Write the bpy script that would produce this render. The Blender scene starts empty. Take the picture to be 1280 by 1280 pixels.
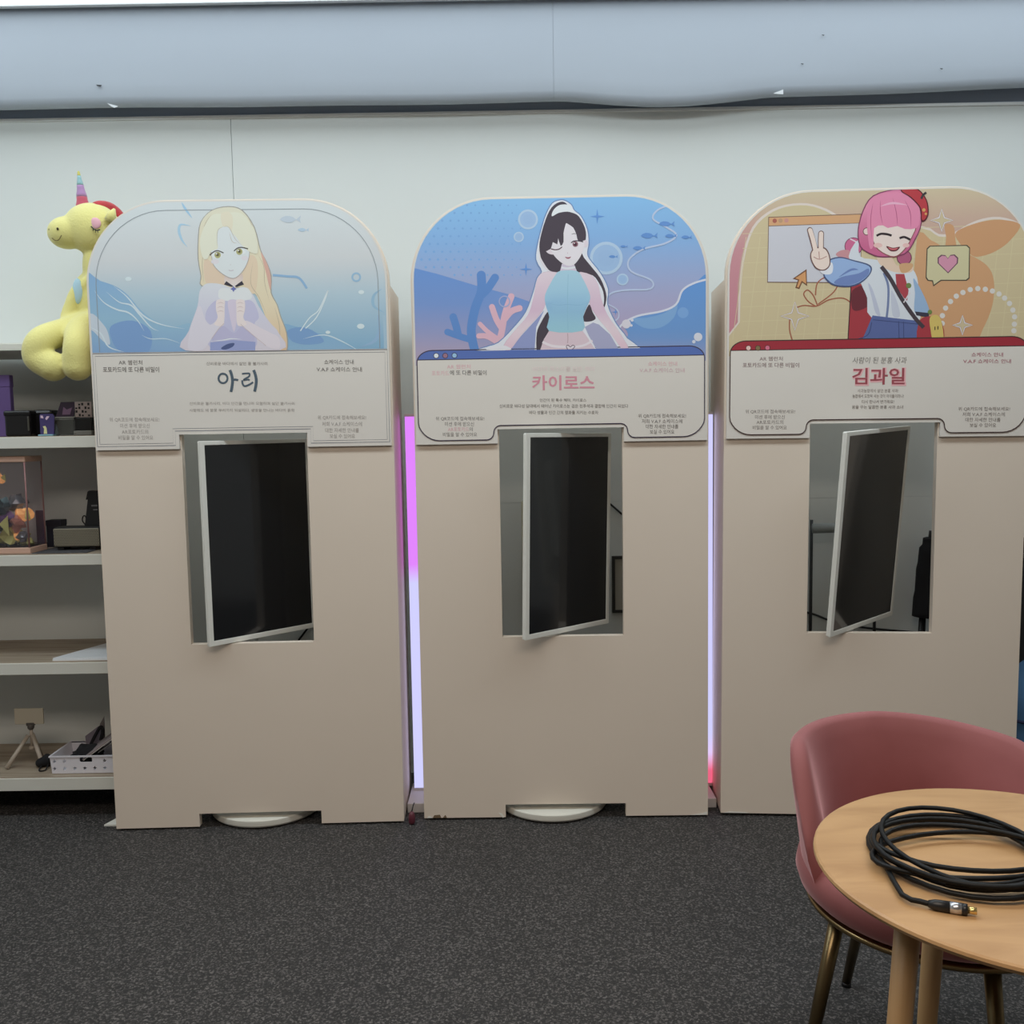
import bpy, bmesh, math, random
from mathutils import Vector, Matrix, Euler
from mathutils.geometry import tessellate_polygon

random.seed(7)
sc = bpy.context.scene
C = sc.collection
PI = math.pi

# ------------------------------------------------------------------ camera
CAM_H = 1.371
PITCH, ROLL, FPX = 0.087, -0.0168, 1180.0
_f = Vector((0, math.cos(PITCH), -math.sin(PITCH)))
_r0 = Vector((1, 0, 0)); _u0 = _r0.cross(_f)
_r = math.cos(ROLL)*_r0 + math.sin(ROLL)*_u0
_u = -math.sin(ROLL)*_r0 + math.cos(ROLL)*_u0
cd = bpy.data.cameras.new('camera')
cd.sensor_width = 36; cd.lens = 36*FPX/1280; cd.clip_start = 0.05
cam = bpy.data.objects.new('camera', cd); C.objects.link(cam)
cam.matrix_world = Matrix(((_r.x, _u.x, -_f.x, 0), (_r.y, _u.y, -_f.y, 0), (_r.z, _u.z, -_f.z, CAM_H), (0, 0, 0, 1)))
sc.camera = cam

# ------------------------------------------------------------------ colour management, world, lights
sc.view_settings.view_transform = 'Standard'
sc.view_settings.look = 'None'
sc.view_settings.gamma = 1
sc.view_settings.use_curve_mapping = False
sc.view_settings.exposure = 0.0
w = bpy.data.worlds.new('world'); sc.world = w; w.use_nodes = True
w.node_tree.nodes['Background'].inputs[0].default_value = (0.75, 0.82, 0.95, 1)
w.node_tree.nodes['Background'].inputs[1].default_value = 0.05


def area(name, loc, sx, sy, power, col, rot=(0, 0, 0)):
    l = bpy.data.lights.new(name, 'AREA'); l.shape = 'RECTANGLE'; l.size = sx; l.size_y = sy
    l.energy = power; l.color = col
    o = bpy.data.objects.new(name, l); C.objects.link(o); o.location = loc; o.rotation_euler = rot
    return o


L_WARM = area('warm_fill', (-0.2, 0.0, 2.86), 3.2, 0.9, 62, (1.0, 0.87, 0.74))  # added warm fill light under the ceiling, no fixture behind it
L_COOL = area('ceiling_lamp_cool', (-0.3, 2.35, 2.86), 5.6, 0.35, 52, (0.85, 0.96, 1.0))


# ------------------------------------------------------------------ colour helpers
def s2l(c):
    return c/12.92 if c <= 0.04045 else ((c+0.055)/1.055)**2.4


def col(r, g, b, k=1.0):
    return tuple(min(0.92, s2l(x/255)*k) for x in (r, g, b))


# ------------------------------------------------------------------ materials
MATS = {}


def mat(name, rgb=(200, 200, 200), rough=0.5, metal=0.0, noise=None, bump=None, emit=None, coat=0, trans=0, alpha=1, k=1.0, sheen=0, spec=0.5, ior=1.45):
    """noise=(scale, amount) mottles the colour; bump=(scale, strength) adds fine relief."""
    if name in MATS:
        return MATS[name]
    m = bpy.data.materials.new(name); m.use_nodes = True
    nt = m.node_tree; b = nt.nodes['Principled BSDF']
    c = col(*rgb, k)
    b.inputs['Base Color'].default_value = (*c, 1)
    b.inputs['Roughness'].default_value = rough
    b.inputs['Metallic'].default_value = metal
    b.inputs['Specular IOR Level'].default_value = spec
    b.inputs['IOR'].default_value = ior
    b.inputs['Coat Weight'].default_value = coat
    b.inputs['Coat Roughness'].default_value = 0.08
    b.inputs['Transmission Weight'].default_value = trans
    b.inputs['Alpha'].default_value = alpha
    b.inputs['Sheen Weight'].default_value = sheen
    if emit:
        b.inputs['Emission Color'].default_value = (*emit[0], 1); b.inputs['Emission Strength'].default_value = emit[1]
    if noise or bump:
        tc = nt.nodes.new('ShaderNodeTexCoord')
    if noise:
        n = nt.nodes.new('ShaderNodeTexNoise'); n.inputs['Scale'].default_value = noise[0]; n.inputs['Detail'].default_value = 4
        nt.links.new(tc.outputs['Object'], n.inputs['Vector'])
        mx = nt.nodes.new('ShaderNodeMix'); mx.data_type = 'RGBA'
        a = noise[1]
        mx.inputs[6].default_value = (*[x*(1-a) for x in c], 1); mx.inputs[7].default_value = (*[min(1, x*(1+a)) for x in c], 1)
        nt.links.new(n.outputs['Fac'], mx.inputs[0]); nt.links.new(mx.outputs[2], b.inputs['Base Color'])
    if bump:
        n2 = nt.nodes.new('ShaderNodeTexNoise'); n2.inputs['Scale'].default_value = bump[0]; n2.inputs['Detail'].default_value = 3
        nt.links.new(tc.outputs['Object'], n2.inputs['Vector'])
        bp = nt.nodes.new('ShaderNodeBump'); bp.inputs['Strength'].default_value = bump[1]; bp.inputs['Distance'].default_value = 0.004
        nt.links.new(n2.outputs['Fac'], bp.inputs['Height']); nt.links.new(bp.outputs['Normal'], b.inputs['Normal'])
    MATS[name] = m
    return m


def carpet_mat():
    m = bpy.data.materials.new('speckled_carpet'); m.use_nodes = True
    nt = m.node_tree; b = nt.nodes['Principled BSDF']
    tc = nt.nodes.new('ShaderNodeTexCoord')
    v = nt.nodes.new('ShaderNodeTexVoronoi'); v.inputs['Scale'].default_value = 210
    n = nt.nodes.new('ShaderNodeTexNoise'); n.inputs['Scale'].default_value = 130; n.inputs['Detail'].default_value = 4; n.inputs['Roughness'].default_value = 0.75
    n3 = nt.nodes.new('ShaderNodeTexNoise'); n3.inputs['Scale'].default_value = 3; n3.inputs['Detail'].default_value = 3
    for x in (v, n, n3):
        nt.links.new(tc.outputs['Object'], x.inputs['Vector'])
    r = nt.nodes.new('ShaderNodeValToRGB')
    e = r.color_ramp.elements
    e[0].position = 0.36; e[0].color = (*col(33, 32, 32), 1)
    e[1].position = 0.72; e[1].color = (*col(114, 109, 107), 1)
    e2 = e.new(0.55); e2.color = (*col(50, 47, 46), 1)
    mm = nt.nodes.new('ShaderNodeMath'); mm.operation = 'ADD'
    m3 = nt.nodes.new('ShaderNodeMath'); m3.operation = 'MULTIPLY_ADD'; m3.inputs[1].default_value = 0.3; m3.inputs[2].default_value = -0.13
    sep = nt.nodes.new('ShaderNodeSeparateColor')
    nt.links.new(v.outputs['Color'], sep.inputs[0])
    nt.links.new(sep.outputs[0], m3.inputs[0])
    nt.links.new(n.outputs['Fac'], mm.inputs[0]); nt.links.new(m3.outputs[0], mm.inputs[1])
    nt.links.new(mm.outputs[0], r.inputs['Fac'])
    mx = nt.nodes.new('ShaderNodeMix'); mx.data_type = 'RGBA'; mx.blend_type = 'MULTIPLY'; mx.inputs[0].default_value = 0.25
    nt.links.new(r.outputs[0], mx.inputs[6]); nt.links.new(n3.outputs['Fac'], mx.inputs[7])
    nt.links.new(mx.outputs[2], b.inputs['Base Color'])
    bp = nt.nodes.new('ShaderNodeBump'); bp.inputs['Strength'].default_value = 0.6; bp.inputs['Distance'].default_value = 0.006
    nt.links.new(n.outputs['Fac'], bp.inputs['Height']); nt.links.new(bp.outputs['Normal'], b.inputs['Normal'])
    b.inputs['Roughness'].default_value = 0.75
    return m


def wood_mat(name, base, dark, scale=(6, 60, 6), rough=0.42, axis_rot=0.6):
    if name in MATS:
        return MATS[name]
    m = bpy.data.materials.new(name); m.use_nodes = True
    nt = m.node_tree; b = nt.nodes['Principled BSDF']
    tc = nt.nodes.new('ShaderNodeTexCoord')
    mp = nt.nodes.new('ShaderNodeMapping'); mp.inputs['Scale'].default_value = scale; mp.inputs['Rotation'].default_value = (0, 0, axis_rot)
    n = nt.nodes.new('ShaderNodeTexNoise'); n.inputs['Scale'].default_value = 1.0; n.inputs['Detail'].default_value = 6; n.inputs['Distortion'].default_value = 0.6
    nt.links.new(tc.outputs['Object'], mp.inputs[0]); nt.links.new(mp.outputs[0], n.inputs['Vector'])
    r = nt.nodes.new('ShaderNodeValToRGB')
    r.color_ramp.elements[0].position = 0.33; r.color_ramp.elements[0].color = (*col(*dark), 1)
    r.color_ramp.elements[1].position = 0.62; r.color_ramp.elements[1].color = (*col(*base), 1)
    nt.links.new(n.outputs['Fac'], r.inputs[0]); nt.links.new(r.outputs[0], b.inputs['Base Color'])
    b.inputs['Roughness'].default_value = rough
    MATS[name] = m
    return m


def print_mat():
    """Laminated paper: colour comes from the printed ink (vertex colours)."""
    m = bpy.data.materials.new('printed_laminate'); m.use_nodes = True
    nt = m.node_tree; b = nt.nodes['Principled BSDF']
    a = nt.nodes.new('ShaderNodeVertexColor'); a.layer_name = 'Col'
    nt.links.new(a.outputs['Color'], b.inputs['Base Color'])
    b.inputs['Roughness'].default_value = 0.5; b.inputs['Specular IOR Level'].default_value = 0.35
    return m


def glow_mat(name, stops, zlo, zhi, strength):
    """LED diffuser whose emitted colour runs along its height (object z)."""
    m = bpy.data.materials.new(name); m.use_nodes = True
    nt = m.node_tree; b = nt.nodes['Principled BSDF']
    tc = nt.nodes.new('ShaderNodeTexCoord'); sp = nt.nodes.new('ShaderNodeSeparateXYZ')
    nt.links.new(tc.outputs['Object'], sp.inputs[0])
    mr = nt.nodes.new('ShaderNodeMapRange'); mr.inputs[1].default_value = zlo; mr.inputs[2].default_value = zhi
    nt.links.new(sp.outputs[2], mr.inputs[0])
    r = nt.nodes.new('ShaderNodeValToRGB'); e = r.color_ramp.elements
    e[0].position, e[0].color = stops[0][0], (*stops[0][1], 1)
    e[1].position, e[1].color = stops[-1][0], (*stops[-1][1], 1)
    for p, c in stops[1:-1]:
        x = e.new(p); x.color = (*c, 1)
    nt.links.new(mr.outputs[0], r.inputs[0])
    b.inputs['Base Color'].default_value = (0.10, 0.10, 0.10, 1)
    nt.links.new(r.outputs[0], b.inputs['Emission Color']); b.inputs['Emission Strength'].default_value = strength
    return m


WHITE = mat('booth_white', (231, 217, 202), 0.55, noise=(3, 0.03), bump=(60, 0.04))
SIGNW = mat('foam_board_white', (228, 222, 215), 0.5)
WALLM = mat('wall_panel_white', (222, 226, 224), 0.5, noise=(1.2, 0.02))
SHELFW = mat('shelf_white', (222, 222, 214), 0.45)
WOODY = wood_mat('shelf_board_wood', (170, 156, 138), (136, 120, 104), (3, 40, 3), 0.55, 0)
BLACK = mat('black_plastic', (28, 28, 30), 0.4)
DARK = mat('dark_gap', (168, 180, 198), 0.6)
BRONZE = mat('brass_metal', (150, 128, 92), 0.28, metal=1.0)
PRINT = print_mat()


# ------------------------------------------------------------------ mesh helpers
def tag(o, label=None, cat=None, group=None, kind=None):
    if label: o['label'] = label
    if cat: o['category'] = cat
    if group: o['group'] = group
    if kind: o['kind'] = kind
    return o


def empty(name, loc=(0, 0, 0), rot=(0, 0, 0), label=None, cat=None, group=None, kind=None):
    o = bpy.data.objects.new(name, None); C.objects.link(o); o.location = loc; o.rotation_euler = rot
    o.empty_display_size = 0.1
    return tag(o, label, cat, group, kind)


def link_mesh(name, me, m, parent=None, smooth=False):
    o = bpy.data.objects.new(name, me); C.objects.link(o)
    for x in (m if isinstance(m, (list, tuple)) else [m]):
        me.materials.append(x)
    if smooth:
        me.polygons.foreach_set('use_smooth', [True]*len(me.polygons))
    if parent: o.parent = parent
    return o


def from_bm(name, bm, m, parent=None, smooth=False):
    bmesh.ops.recalc_face_normals(bm, faces=bm.faces)
    me = bpy.data.meshes.new(name); bm.to_mesh(me); bm.free()
    return link_mesh(name, me, m, parent, smooth)


def add_box(bm, lo, hi, bev=0.0, mtx=None, seg=2):
    c = [(a+b)/2 for a, b in zip(lo, hi)]; s = [b-a for a, b in zip(lo, hi)]
    b2 = bmesh.new()
    bmesh.ops.create_cube(b2, size=1)
    for v in b2.verts:
        v.co = Vector((v.co.x*s[0]+c[0], v.co.y*s[1]+c[1], v.co.z*s[2]+c[2]))
    if bev > 0:
        bmesh.ops.bevel(b2, geom=list(b2.edges), offset=bev, segments=seg, affect='EDGES', profile=0.5)
    if mtx is not None:
        b2.transform(mtx)
    me = bpy.data.meshes.new('tmp'); b2.to_mesh(me); b2.free(); bm.from_mesh(me); bpy.data.meshes.remove(me)


def box(name, lo, hi, m, parent=None, bev=0.0, mtx=None, seg=2):
    bm = bmesh.new(); add_box(bm, lo, hi, bev, mtx, seg)
    return from_bm(name, bm, m, parent, smooth=False)


def extrude_outline(name, loops, y0, y1, m, parent=None, bev=0.0):
    """loops[0] outer, the rest holes, in (x, z); makes a slab between y0 and y1."""
    bm = bmesh.new()
    polys = [[Vector((p[0], p[1], 0)) for p in L] for L in loops]
    flat = [p for L in polys for p in L]
    tris = tessellate_polygon(polys)
    A = [bm.verts.new((p.x, y0, p.y)) for p in flat]; B = [bm.verts.new((p.x, y1, p.y)) for p in flat]
    for t in tris:
        try:
            bm.faces.new([A[i] for i in t]); bm.faces.new([B[i] for i in reversed(t)])
        except ValueError:
            pass
    k = 0
    for L in polys:
        n = len(L)
        for i in range(n):
            a, b = k+i, k+(i+1) % n
            bm.faces.new((A[a], A[b], B[b], B[a]))
        k += n
    return from_bm(name, bm, m, parent)


def add_tube(bm, pts, rad, n=10, caps=True, closed=False):
    pts = [Vector(p) for p in pts]
    N = len(pts); rads = rad if isinstance(rad, (list, tuple)) else [rad]*N
    rings = []; prev = None
    for i, p in enumerate(pts):
        if closed:
            d = pts[(i+1) % N]-pts[i-1]
        else:
            d = pts[min(i+1, N-1)]-pts[max(i-1, 0)]
        d.normalize()
        if prev is None:
            a = Vector((0, 0, 1)) if abs(d.z) < 0.9 else Vector((1, 0, 0))
            x = d.cross(a).normalized()
        else:
            x = (prev-d*prev.dot(d)).normalized()
        prev = x; y = d.cross(x)
        rings.append([bm.verts.new(p+rads[i]*(math.cos(t)*x+math.sin(t)*y)) for t in [2*PI*j/n for j in range(n)]])
    for i in range(N if closed else N-1):
        r0, r1 = rings[i], rings[(i+1) % N]
        for j in range(n):
            bm.faces.new((r0[j], r0[(j+1) % n], r1[(j+1) % n], r1[j]))
    if caps and not closed:
        bm.faces.new(list(reversed(rings[0]))); bm.faces.new(rings[-1])


def tube(name, pts, rad, m, parent=None, n=10, closed=False, smooth=True):
    bm = bmesh.new(); add_tube(bm, pts, rad, n, closed=closed)
    return from_bm(name, bm, m, parent, smooth)


def add_lathe(bm, prof, n=48, center=(0, 0, 0)):
    rings = []
    cx, cy, cz = center
    for r, z in prof:
        rings.append([bm.verts.new((cx+max(r, 1e-5)*math.cos(2*PI*j/n), cy+max(r, 1e-5)*math.sin(2*PI*j/n), cz+z)) for j in range(n)])
    for a, b in zip(rings, rings[1:]):
        for j in range(n):
            bm.faces.new((a[j], a[(j+1) % n], b[(j+1) % n], b[j]))
    bm.faces.new(list(reversed(rings[0]))); bm.faces.new(rings[-1])


def lathe(name, prof, m, parent=None, n=48, center=(0, 0, 0), smooth=True):
    bm = bmesh.new(); add_lathe(bm, prof, n, center)
    o = from_bm(name, bm, m, parent, smooth)
    return o


def auto_smooth(o, ang=0.6):
    bm = bmesh.new(); bm.from_mesh(o.data)
    for e in bm.edges:
        if len(e.link_faces) == 2 and e.calc_face_angle(0) > ang:
            e.smooth = False
    for f in bm.faces: f.smooth = True
    bm.to_mesh(o.data); bm.free()
    return o


def spline(pts, n=6, closed=False):
    P = [Vector(p) for p in pts]; N = len(P); out = []
    for i in range(N if closed else N-1):
        if closed:
            a, b, c, d = P[i-1], P[i], P[(i+1) % N], P[(i+2) % N]
        else:
            a, b, c, d = P[max(i-1, 0)], P[i], P[i+1], P[min(i+2, N-1)]
        for k in range(n):
            t = k/n
            out.append(0.5*((2*b)+(c-a)*t+(2*a-5*b+4*c-d)*t*t+(3*b-a-3*c+d)*t**3))
    if not closed: out.append(P[-1])
    return out


def cam_ray(u, v):
    return ((u-640)/FPX)*_r+((640-v)/FPX)*_u+_f


def at(u, v, Y):
    """A world point at depth Y (metres from the lens plane) seen at that place of a 1280 frame."""
    d = cam_ray(u, v); return Vector((0, 0, CAM_H))+d*(Y/d.y)


# ------------------------------------------------------------------ setting
def struct(name, o):
    o['kind'] = 'structure'; o.name = name
    return o


WY = 3.70
XL, XR, YB, ZC = -3.4, 3.6, -2.6, 2.944
struct('floor', box('floor', (XL, YB, -0.1), (XR, WY+0.1, 0), carpet_mat()))
wb = empty('wall_back'); wb['kind'] = 'structure'
SEAM = -1.043
WTOP = 2.572
box('backing', (XL, WY+0.006, 0), (XR, WY+0.1, ZC), DARK, wb)
box('panel', (XL, WY, 0), (SEAM-0.001, WY+0.006, WTOP), WALLM, wb)
box('panel', (SEAM+0.001, WY, 1.084), (XR, WY+0.006, WTOP), WALLM, wb)
box('panel', (SEAM+0.001, WY, 0), (XR, WY+0.006, 1.0832), WALLM, wb)
struct('trim_1', box('trim_1', (XL, WY-0.008, WTOP-0.008), (XR, WY+0.004, WTOP+0.004), mat('trim_white', (236, 238, 238), 0.4), bev=0.002))
SIDEW = mat('side_wall_paint', (196, 196, 194), 0.7)
struct('wall_left', box('wall_left', (XL-0.1, YB, 0), (XL, WY, ZC), SIDEW))
struct('wall_right', box('wall_right', (XR, YB, 0), (XR+0.1, WY, ZC), SIDEW))
struct('wall_front', box('wall_front', (XL, YB-0.1, 0), (XR, YB, ZC), mat('front_wall_paint', (150, 146, 142), 0.7)))
struct('ceiling', box('ceiling', (XL, YB, ZC), (XR, WY, ZC+0.1), mat('ceiling_white', (225, 228, 230), 0.7)))


def soffit():
    """Padded sheet rolled over the bulkhead above the wall; its lower edge sags right of the seam."""
    def prof(x):
        sag = 0.0
        if 0.20 < x < 0.98:
            t = (x-0.20)/0.78
            sag = 0.025*math.sin(PI*t)**1.3
        wob = 0.004*math.sin(x*3.1)+0.003*math.sin(x*7.7)
        lift = 0.022*max(0, (x-0.9))+0.003*max(0, -x-0.3)
        b = 2.574-sag+wob*0.4+lift
        return [(3.665, b+0.035), (3.645, b+0.016), (3.625, b+0.006), (3.608, b+0.006), (3.596, b+0.014), (3.590, b+0.035), (3.588, b+0.08), (3.588+wob*0.5, b+0.16), (3.592, b+0.25), (3.598, ZC)]
    for nm, xa, xb in (('sheet', XL, 0.1792), ('sheet', 0.180, XR)):
        bm = bmesh.new(); n = 70; rows = []
        for i in range(n+1):
            x = xa+(xb-xa)*i/n
            rows.append([bm.verts.new((x, y, z)) for y, z in prof(x)])
        for a, b in zip(rows, rows[1:]):
            for j in range(len(a)-1):
                bm.faces.new((a[j], a[j+1], b[j+1], b[j]))
        from_bm(nm, bm, mat('soffit_sheet', (178, 187, 198), 0.45, noise=(2, 0.02)), sof, smooth=True)


sof = empty('ceiling_bulkhead', label='pale padded sheet wrapped bulkhead running along the top of the white wall', cat='bulkhead', kind='structure')
soffit()
# small tears and specks on the sheet
tear = mat('torn_edge', (232, 236, 240), 0.5)
speck = mat('dark_speck', (60, 62, 66), 0.6)


def scrap(name, pts, m):
    P = [Vector(p) for p in pts]; bm = bmesh.new()
    n = Vector((0, -0.0015, 0))
    A = [bm.verts.new(p) for p in P]; B = [bm.verts.new(p+n) for p in P]
    bm.faces.new(A); bm.faces.new(list(reversed(B)))
    for i in range(len(P)):
        j = (i+1) % len(P); bm.faces.new((A[i], B[i], B[j], A[j]))
    return from_bm(name, bm, m, sof)


scrap('tear', [at(134, 129, 3.584), at(148, 133, 3.584), at(143, 135, 3.584), at(139, 133, 3.584)], tear)
scrap('tear', [at(966, 117, 3.583), at(979, 112, 3.583), at(979, 118, 3.583)], tear)
for u, v in ((124, 107), (1029, 44), (1177, 86), (1003, 80)):
    s_ = 0.007 if u == 124 else 0.0035
    p = at(u, v, 3.583)
    scrap('speck', [p+Vector((-s_*1.6, 0, s_*0.5)), p+Vector((s_*1.4, 0, s_*0.2)), p+Vector((s_*0.6, 0, -s_*0.6)), p+Vector((-s_, 0, -s_*0.2))], speck)

# bright luminous ceiling panels (the photograph's light source, along the bulkhead)
LUM = mat('light_diffuser', (255, 255, 255), 0.5, emit=((0.86, 0.95, 1.0), 1.9))
for xa, xb in ((-3.35, 3.55),):
    t = empty('ceiling_light', (0, 0, 0), label='long luminous white ceiling strip along the top of the padded bulkhead', cat='ceiling light')
    box('diffuser', (xa+0.02, 3.00, ZC-0.012), (xb-0.02, 3.56, ZC-0.004), LUM, t)
    bm = bmesh.new()
    for lo, hi in (((xa, 2.98, ZC-0.018), (xb, 3.0, ZC)), ((xa, 3.56, ZC-0.018), (xb, 3.58, ZC)), ((xa, 3.0, ZC-0.018), (xa+0.02, 3.56, ZC)), ((xb-0.02, 3.0, ZC-0.018), (xb, 3.56, ZC))):
        add_box(bm, lo, hi)
    from_bm('frame', bm, mat('trim_white'), t)

# ------------------------------------------------------------------ printing on the booths
BOOTH = [(-0.897, 3.197, 0.026, 0.0), (0.172, 3.225, -0.013, 0.0), (1.218, 3.194, -0.068, 0.006)]
WL, WR, WB, WT = -0.2124, 0.2078, 0.654, 1.374
ZT, ZS, RC = 2.144, 1.325, 0.275


def booth_matrix(i):
    x, y, a, l = BOOTH[i]
    return Matrix.Translation((x, y, 0)) @ Euler((0, l, a)).to_matrix().to_4x4()


INV = [booth_matrix(i).inverted() for i in range(3)]


def onboard(i, u, v, yoff=-0.012):
    """Place on the face of booth i's sign (local x, z)."""
    d3 = INV[i].to_3x3() @ cam_ray(u, v); o = INV[i] @ Vector((0, 0, CAM_H))
    p = o+d3*((yoff-o.y)/d3.y)
    return (p.x, p.z)


def clip_half(P, a, b):
    """Keep what lies left of the line a->b (counter-clockwise clip region)."""
    out = []
    n = len(P)
    for i in range(n):
        p, q = P[i], P[(i+1) % n]
        sp = (b[0]-a[0])*(p[1]-a[1])-(b[1]-a[1])*(p[0]-a[0])
        sq = (b[0]-a[0])*(q[1]-a[1])-(b[1]-a[1])*(q[0]-a[0])
        if sp >= 0: out.append(p)
        if (sp >= 0) != (sq >= 0):
            t = sp/(sp-sq); out.append((p[0]+t*(q[0]-p[0]), p[1]+t*(q[1]-p[1])))
    return out


def clip_poly(P, region):
    for k in range(len(region)):
        if len(P) < 3: return []
        P = clip_half(P, region[k], region[(k+1) % len(region)])
    return P


class Ink:
    """Collects flat printed shapes in sign coordinates and builds one thin print."""
    def __init__(self, i, frame=None, region=None, k=1.0, y0=-0.0125, pale=0.0):
        self.pale = pale
        self.i = i; self.fr = frame or (0, 0, 1); self.region = region; self.k = k
        self.V = []; self.F = []; self.Cc = []; self.y0 = y0; self.layer = 0

    def ink(self, rgb):
        c = col(*rgb, self.k); m = sum(c)/3; p = self.pale
        return tuple(a*(1-p)+m*p for a in c)

    def pt(self, x, y):
        ox, oy, s = self.fr
        return onboard(self.i, ox+x/s, oy+y/s)

    def L(self, pts):
        return [self.pt(*p[:2]) for p in pts]

    def raw(self, P, c, clip=True, fn=None):
        if clip and self.region: P = clip_poly(P, self.region)
        if len(P) < 3: return
        Q = []
        for p in P:
            if not Q or (abs(p[0]-Q[-1][0])+abs(p[1]-Q[-1][1])) > 1e-6: Q.append(p)
        if len(Q) < 3: return
        y = self.y0-self.layer*0.00002
        base = len(self.V)
        self.V += [(p[0], y, p[1]) for p in Q]
        self.Cc += [(fn(*p) if fn else c) for p in Q]
        if len(Q) <= 4 and fn is not None:
            self.F.append(tuple(range(base, base+len(Q))))
        else:
            for t in tessellate_polygon([[Vector((p[0], p[1], 0)) for p in Q]]):
                self.F.append(tuple(base+j for j in t))

    def poly(self, pts, rgb, smooth=True, n=4, up=True):
        P = self.L(pts)
        if smooth:
            P = [(q.x, q.y) for q in spline([Vector((a, b, 0)) for a, b in P], n, True)]
        if up: self.layer += 1
        self.raw(P, self.ink(rgb))

    def fill(self, P, fn, cell=0.03, up=True):
        """P in sign coordinates, fn(x, z) gives the linear ink colour."""
        if up: self.layer += 1
        xs = [p[0] for p in P]; zs = [p[1] for p in P]
        nx = max(1, int((max(xs)-min(xs))/cell)); nz = max(1, int((max(zs)-min(zs))/cell))
        x0, x1, z0, z1 = min(xs), max(xs), min(zs), max(zs)
        for a in range(nx):
            for b in range(nz):
                c0 = (x0+(x1-x0)*a/nx, z0+(z1-z0)*b/nz); c1 = (x0+(x1-x0)*(a+1)/nx, z0+(z1-z0)*(b+1)/nz)
                q = clip_poly(P, [c0, (c1[0], c0[1]), c1, (c0[0], c1[1])])
                if len(q) >= 3: self.raw(q, None, fn=fn)

    def grad(self, pts, stops, axis=(0, 1), smooth=True, n=4, cell=0.03):
        """Gradient along a picture direction; stops = [(pos along axis in frame units, rgb), ...]."""
        P = self.L(pts)
        if smooth:
            P = [(q.x, q.y) for q in spline([Vector((a, b, 0)) for a, b in P], n, True)]
        # sign-space direction of the axis
        o = self.pt(0, 0); e = self.pt(axis[0]*100, axis[1]*100)
        d = ((e[0]-o[0])/100, (e[1]-o[1])/100); dd = d[0]**2+d[1]**2
        st = [(s[0], self.ink(s[1])) for s in stops]

        def fn(x, z):
            t = ((x-o[0])*d[0]+(z-o[1])*d[1])/dd
            if t <= st[0][0]: return st[0][1]
            for a, b in zip(st, st[1:]):
                if t <= b[0]:
                    w_ = (t-a[0])/(b[0]-a[0]); return tuple(p*(1-w_)+q*w_ for p, q in zip(a[1], b[1]))
            return st[-1][1]
        self.fill(P, fn, cell)

    def stroke(self, pts, wid, rgb, smooth=True, closed=False, n=5, up=True, taper=False, local=False):
        """Ribbon; wid in frame units (or metres when local)."""
        P = [Vector((a, b, 0)) for a, b in (pts if local else self.L(pts))]
        if smooth: P = spline(P, n, closed)
        if up: self.layer += 1
        s = 1 if local else (self.pt(100, 0)[0]-self.pt(0, 0)[0])/100
        N = len(P); c = self.ink(rgb); S = []
        for i in range(N):
            d = (P[(i+1) % N]-P[i-1]) if closed else (P[min(i+1, N-1)]-P[max(i-1, 0)])
            if d.length < 1e-9: d = Vector((1, 0, 0))
            d.normalize(); nn = Vector((-d.y, d.x, 0))
            h = wid*s/2
            if taper: h *= max(0.08, math.sin(PI*min(1, max(0, i/(N-1)))))
            S.append((P[i]+nn*h, P[i]-nn*h))
        for i in range(N if closed else N-1):
            a, b = S[i], S[(i+1) % N]
            self.raw([(a[1].x, a[1].y), (b[1].x, b[1].y), (b[0].x, b[0].y), (a[0].x, a[0].y)], c)

    def disc(self, x, y, r, rgb, n=20, up=True, rz=None):
        self.poly([(x+r*math.cos(2*PI*j/n), y+(rz or r)*math.sin(2*PI*j/n)) for j in range(n)], rgb, smooth=False, up=up)

    def ring(self, x, y, r, wid, rgb, n=28, up=True):
        self.stroke([(x+r*math.cos(2*PI*j/n), y+r*math.sin(2*PI*j/n)) for j in range(n)], wid, rgb, smooth=False, closed=True, up=up)

    def text(self, s, x, y, width, height, rgb, bold=0.0, slant=0.0):
        """Centre (x, y), width and height in frame units."""
        self.layer += 1
        vs, fs, bb = glyphs(s, bold)
        cx, cz = self.pt(x, y); x1, z1 = self.pt(x+width/2, y); _, z2 = self.pt(x, y-height/2)
        ax = (x1-cx)/((bb[2]-bb[0])/2); az = (z2-cz)/((bb[3]-bb[1])/2); tilt = (z1-cz)/(x1-cx)
        mx_, mz_ = (bb[0]+bb[2])/2, (bb[1]+bb[3])/2
        base = len(self.V); yy = self.y0-self.layer*0.00002
        c = self.ink(rgb)
        for a, b in vs:
            px = (a-mx_)*ax+(b-mz_)*az*slant; pz = (b-mz_)*az+px*tilt
            self.V.append((cx+px, yy, cz+pz)); self.Cc.append(c)
        self.F += [tuple(base+j for j in f) for f in fs]

    def build(self, name, parent, label=None):
        me = bpy.data.meshes.new(name); me.from_pydata(self.V, [], self.F)
        a = me.color_attributes.new('Col', 'FLOAT_COLOR', 'POINT')
        flat = []
        for c in self.Cc: flat += [c[0], c[1], c[2], 1.0]
        a.data.foreach_set('color', flat)
        me.materials.append(PRINT)
        o = bpy.data.objects.new(name, me); C.objects.link(o); o.parent = parent
        # all faces look towards -y
        bm = bmesh.new(); bm.from_mesh(me)
        bad = [f for f in bm.faces if f.normal.y > 0]
        if bad: bmesh.ops.reverse_faces(bm, faces=bad)
        bm.to_mesh(me); bm.free()
        if label: o['label'] = label
        return o


_G = {}


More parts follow.
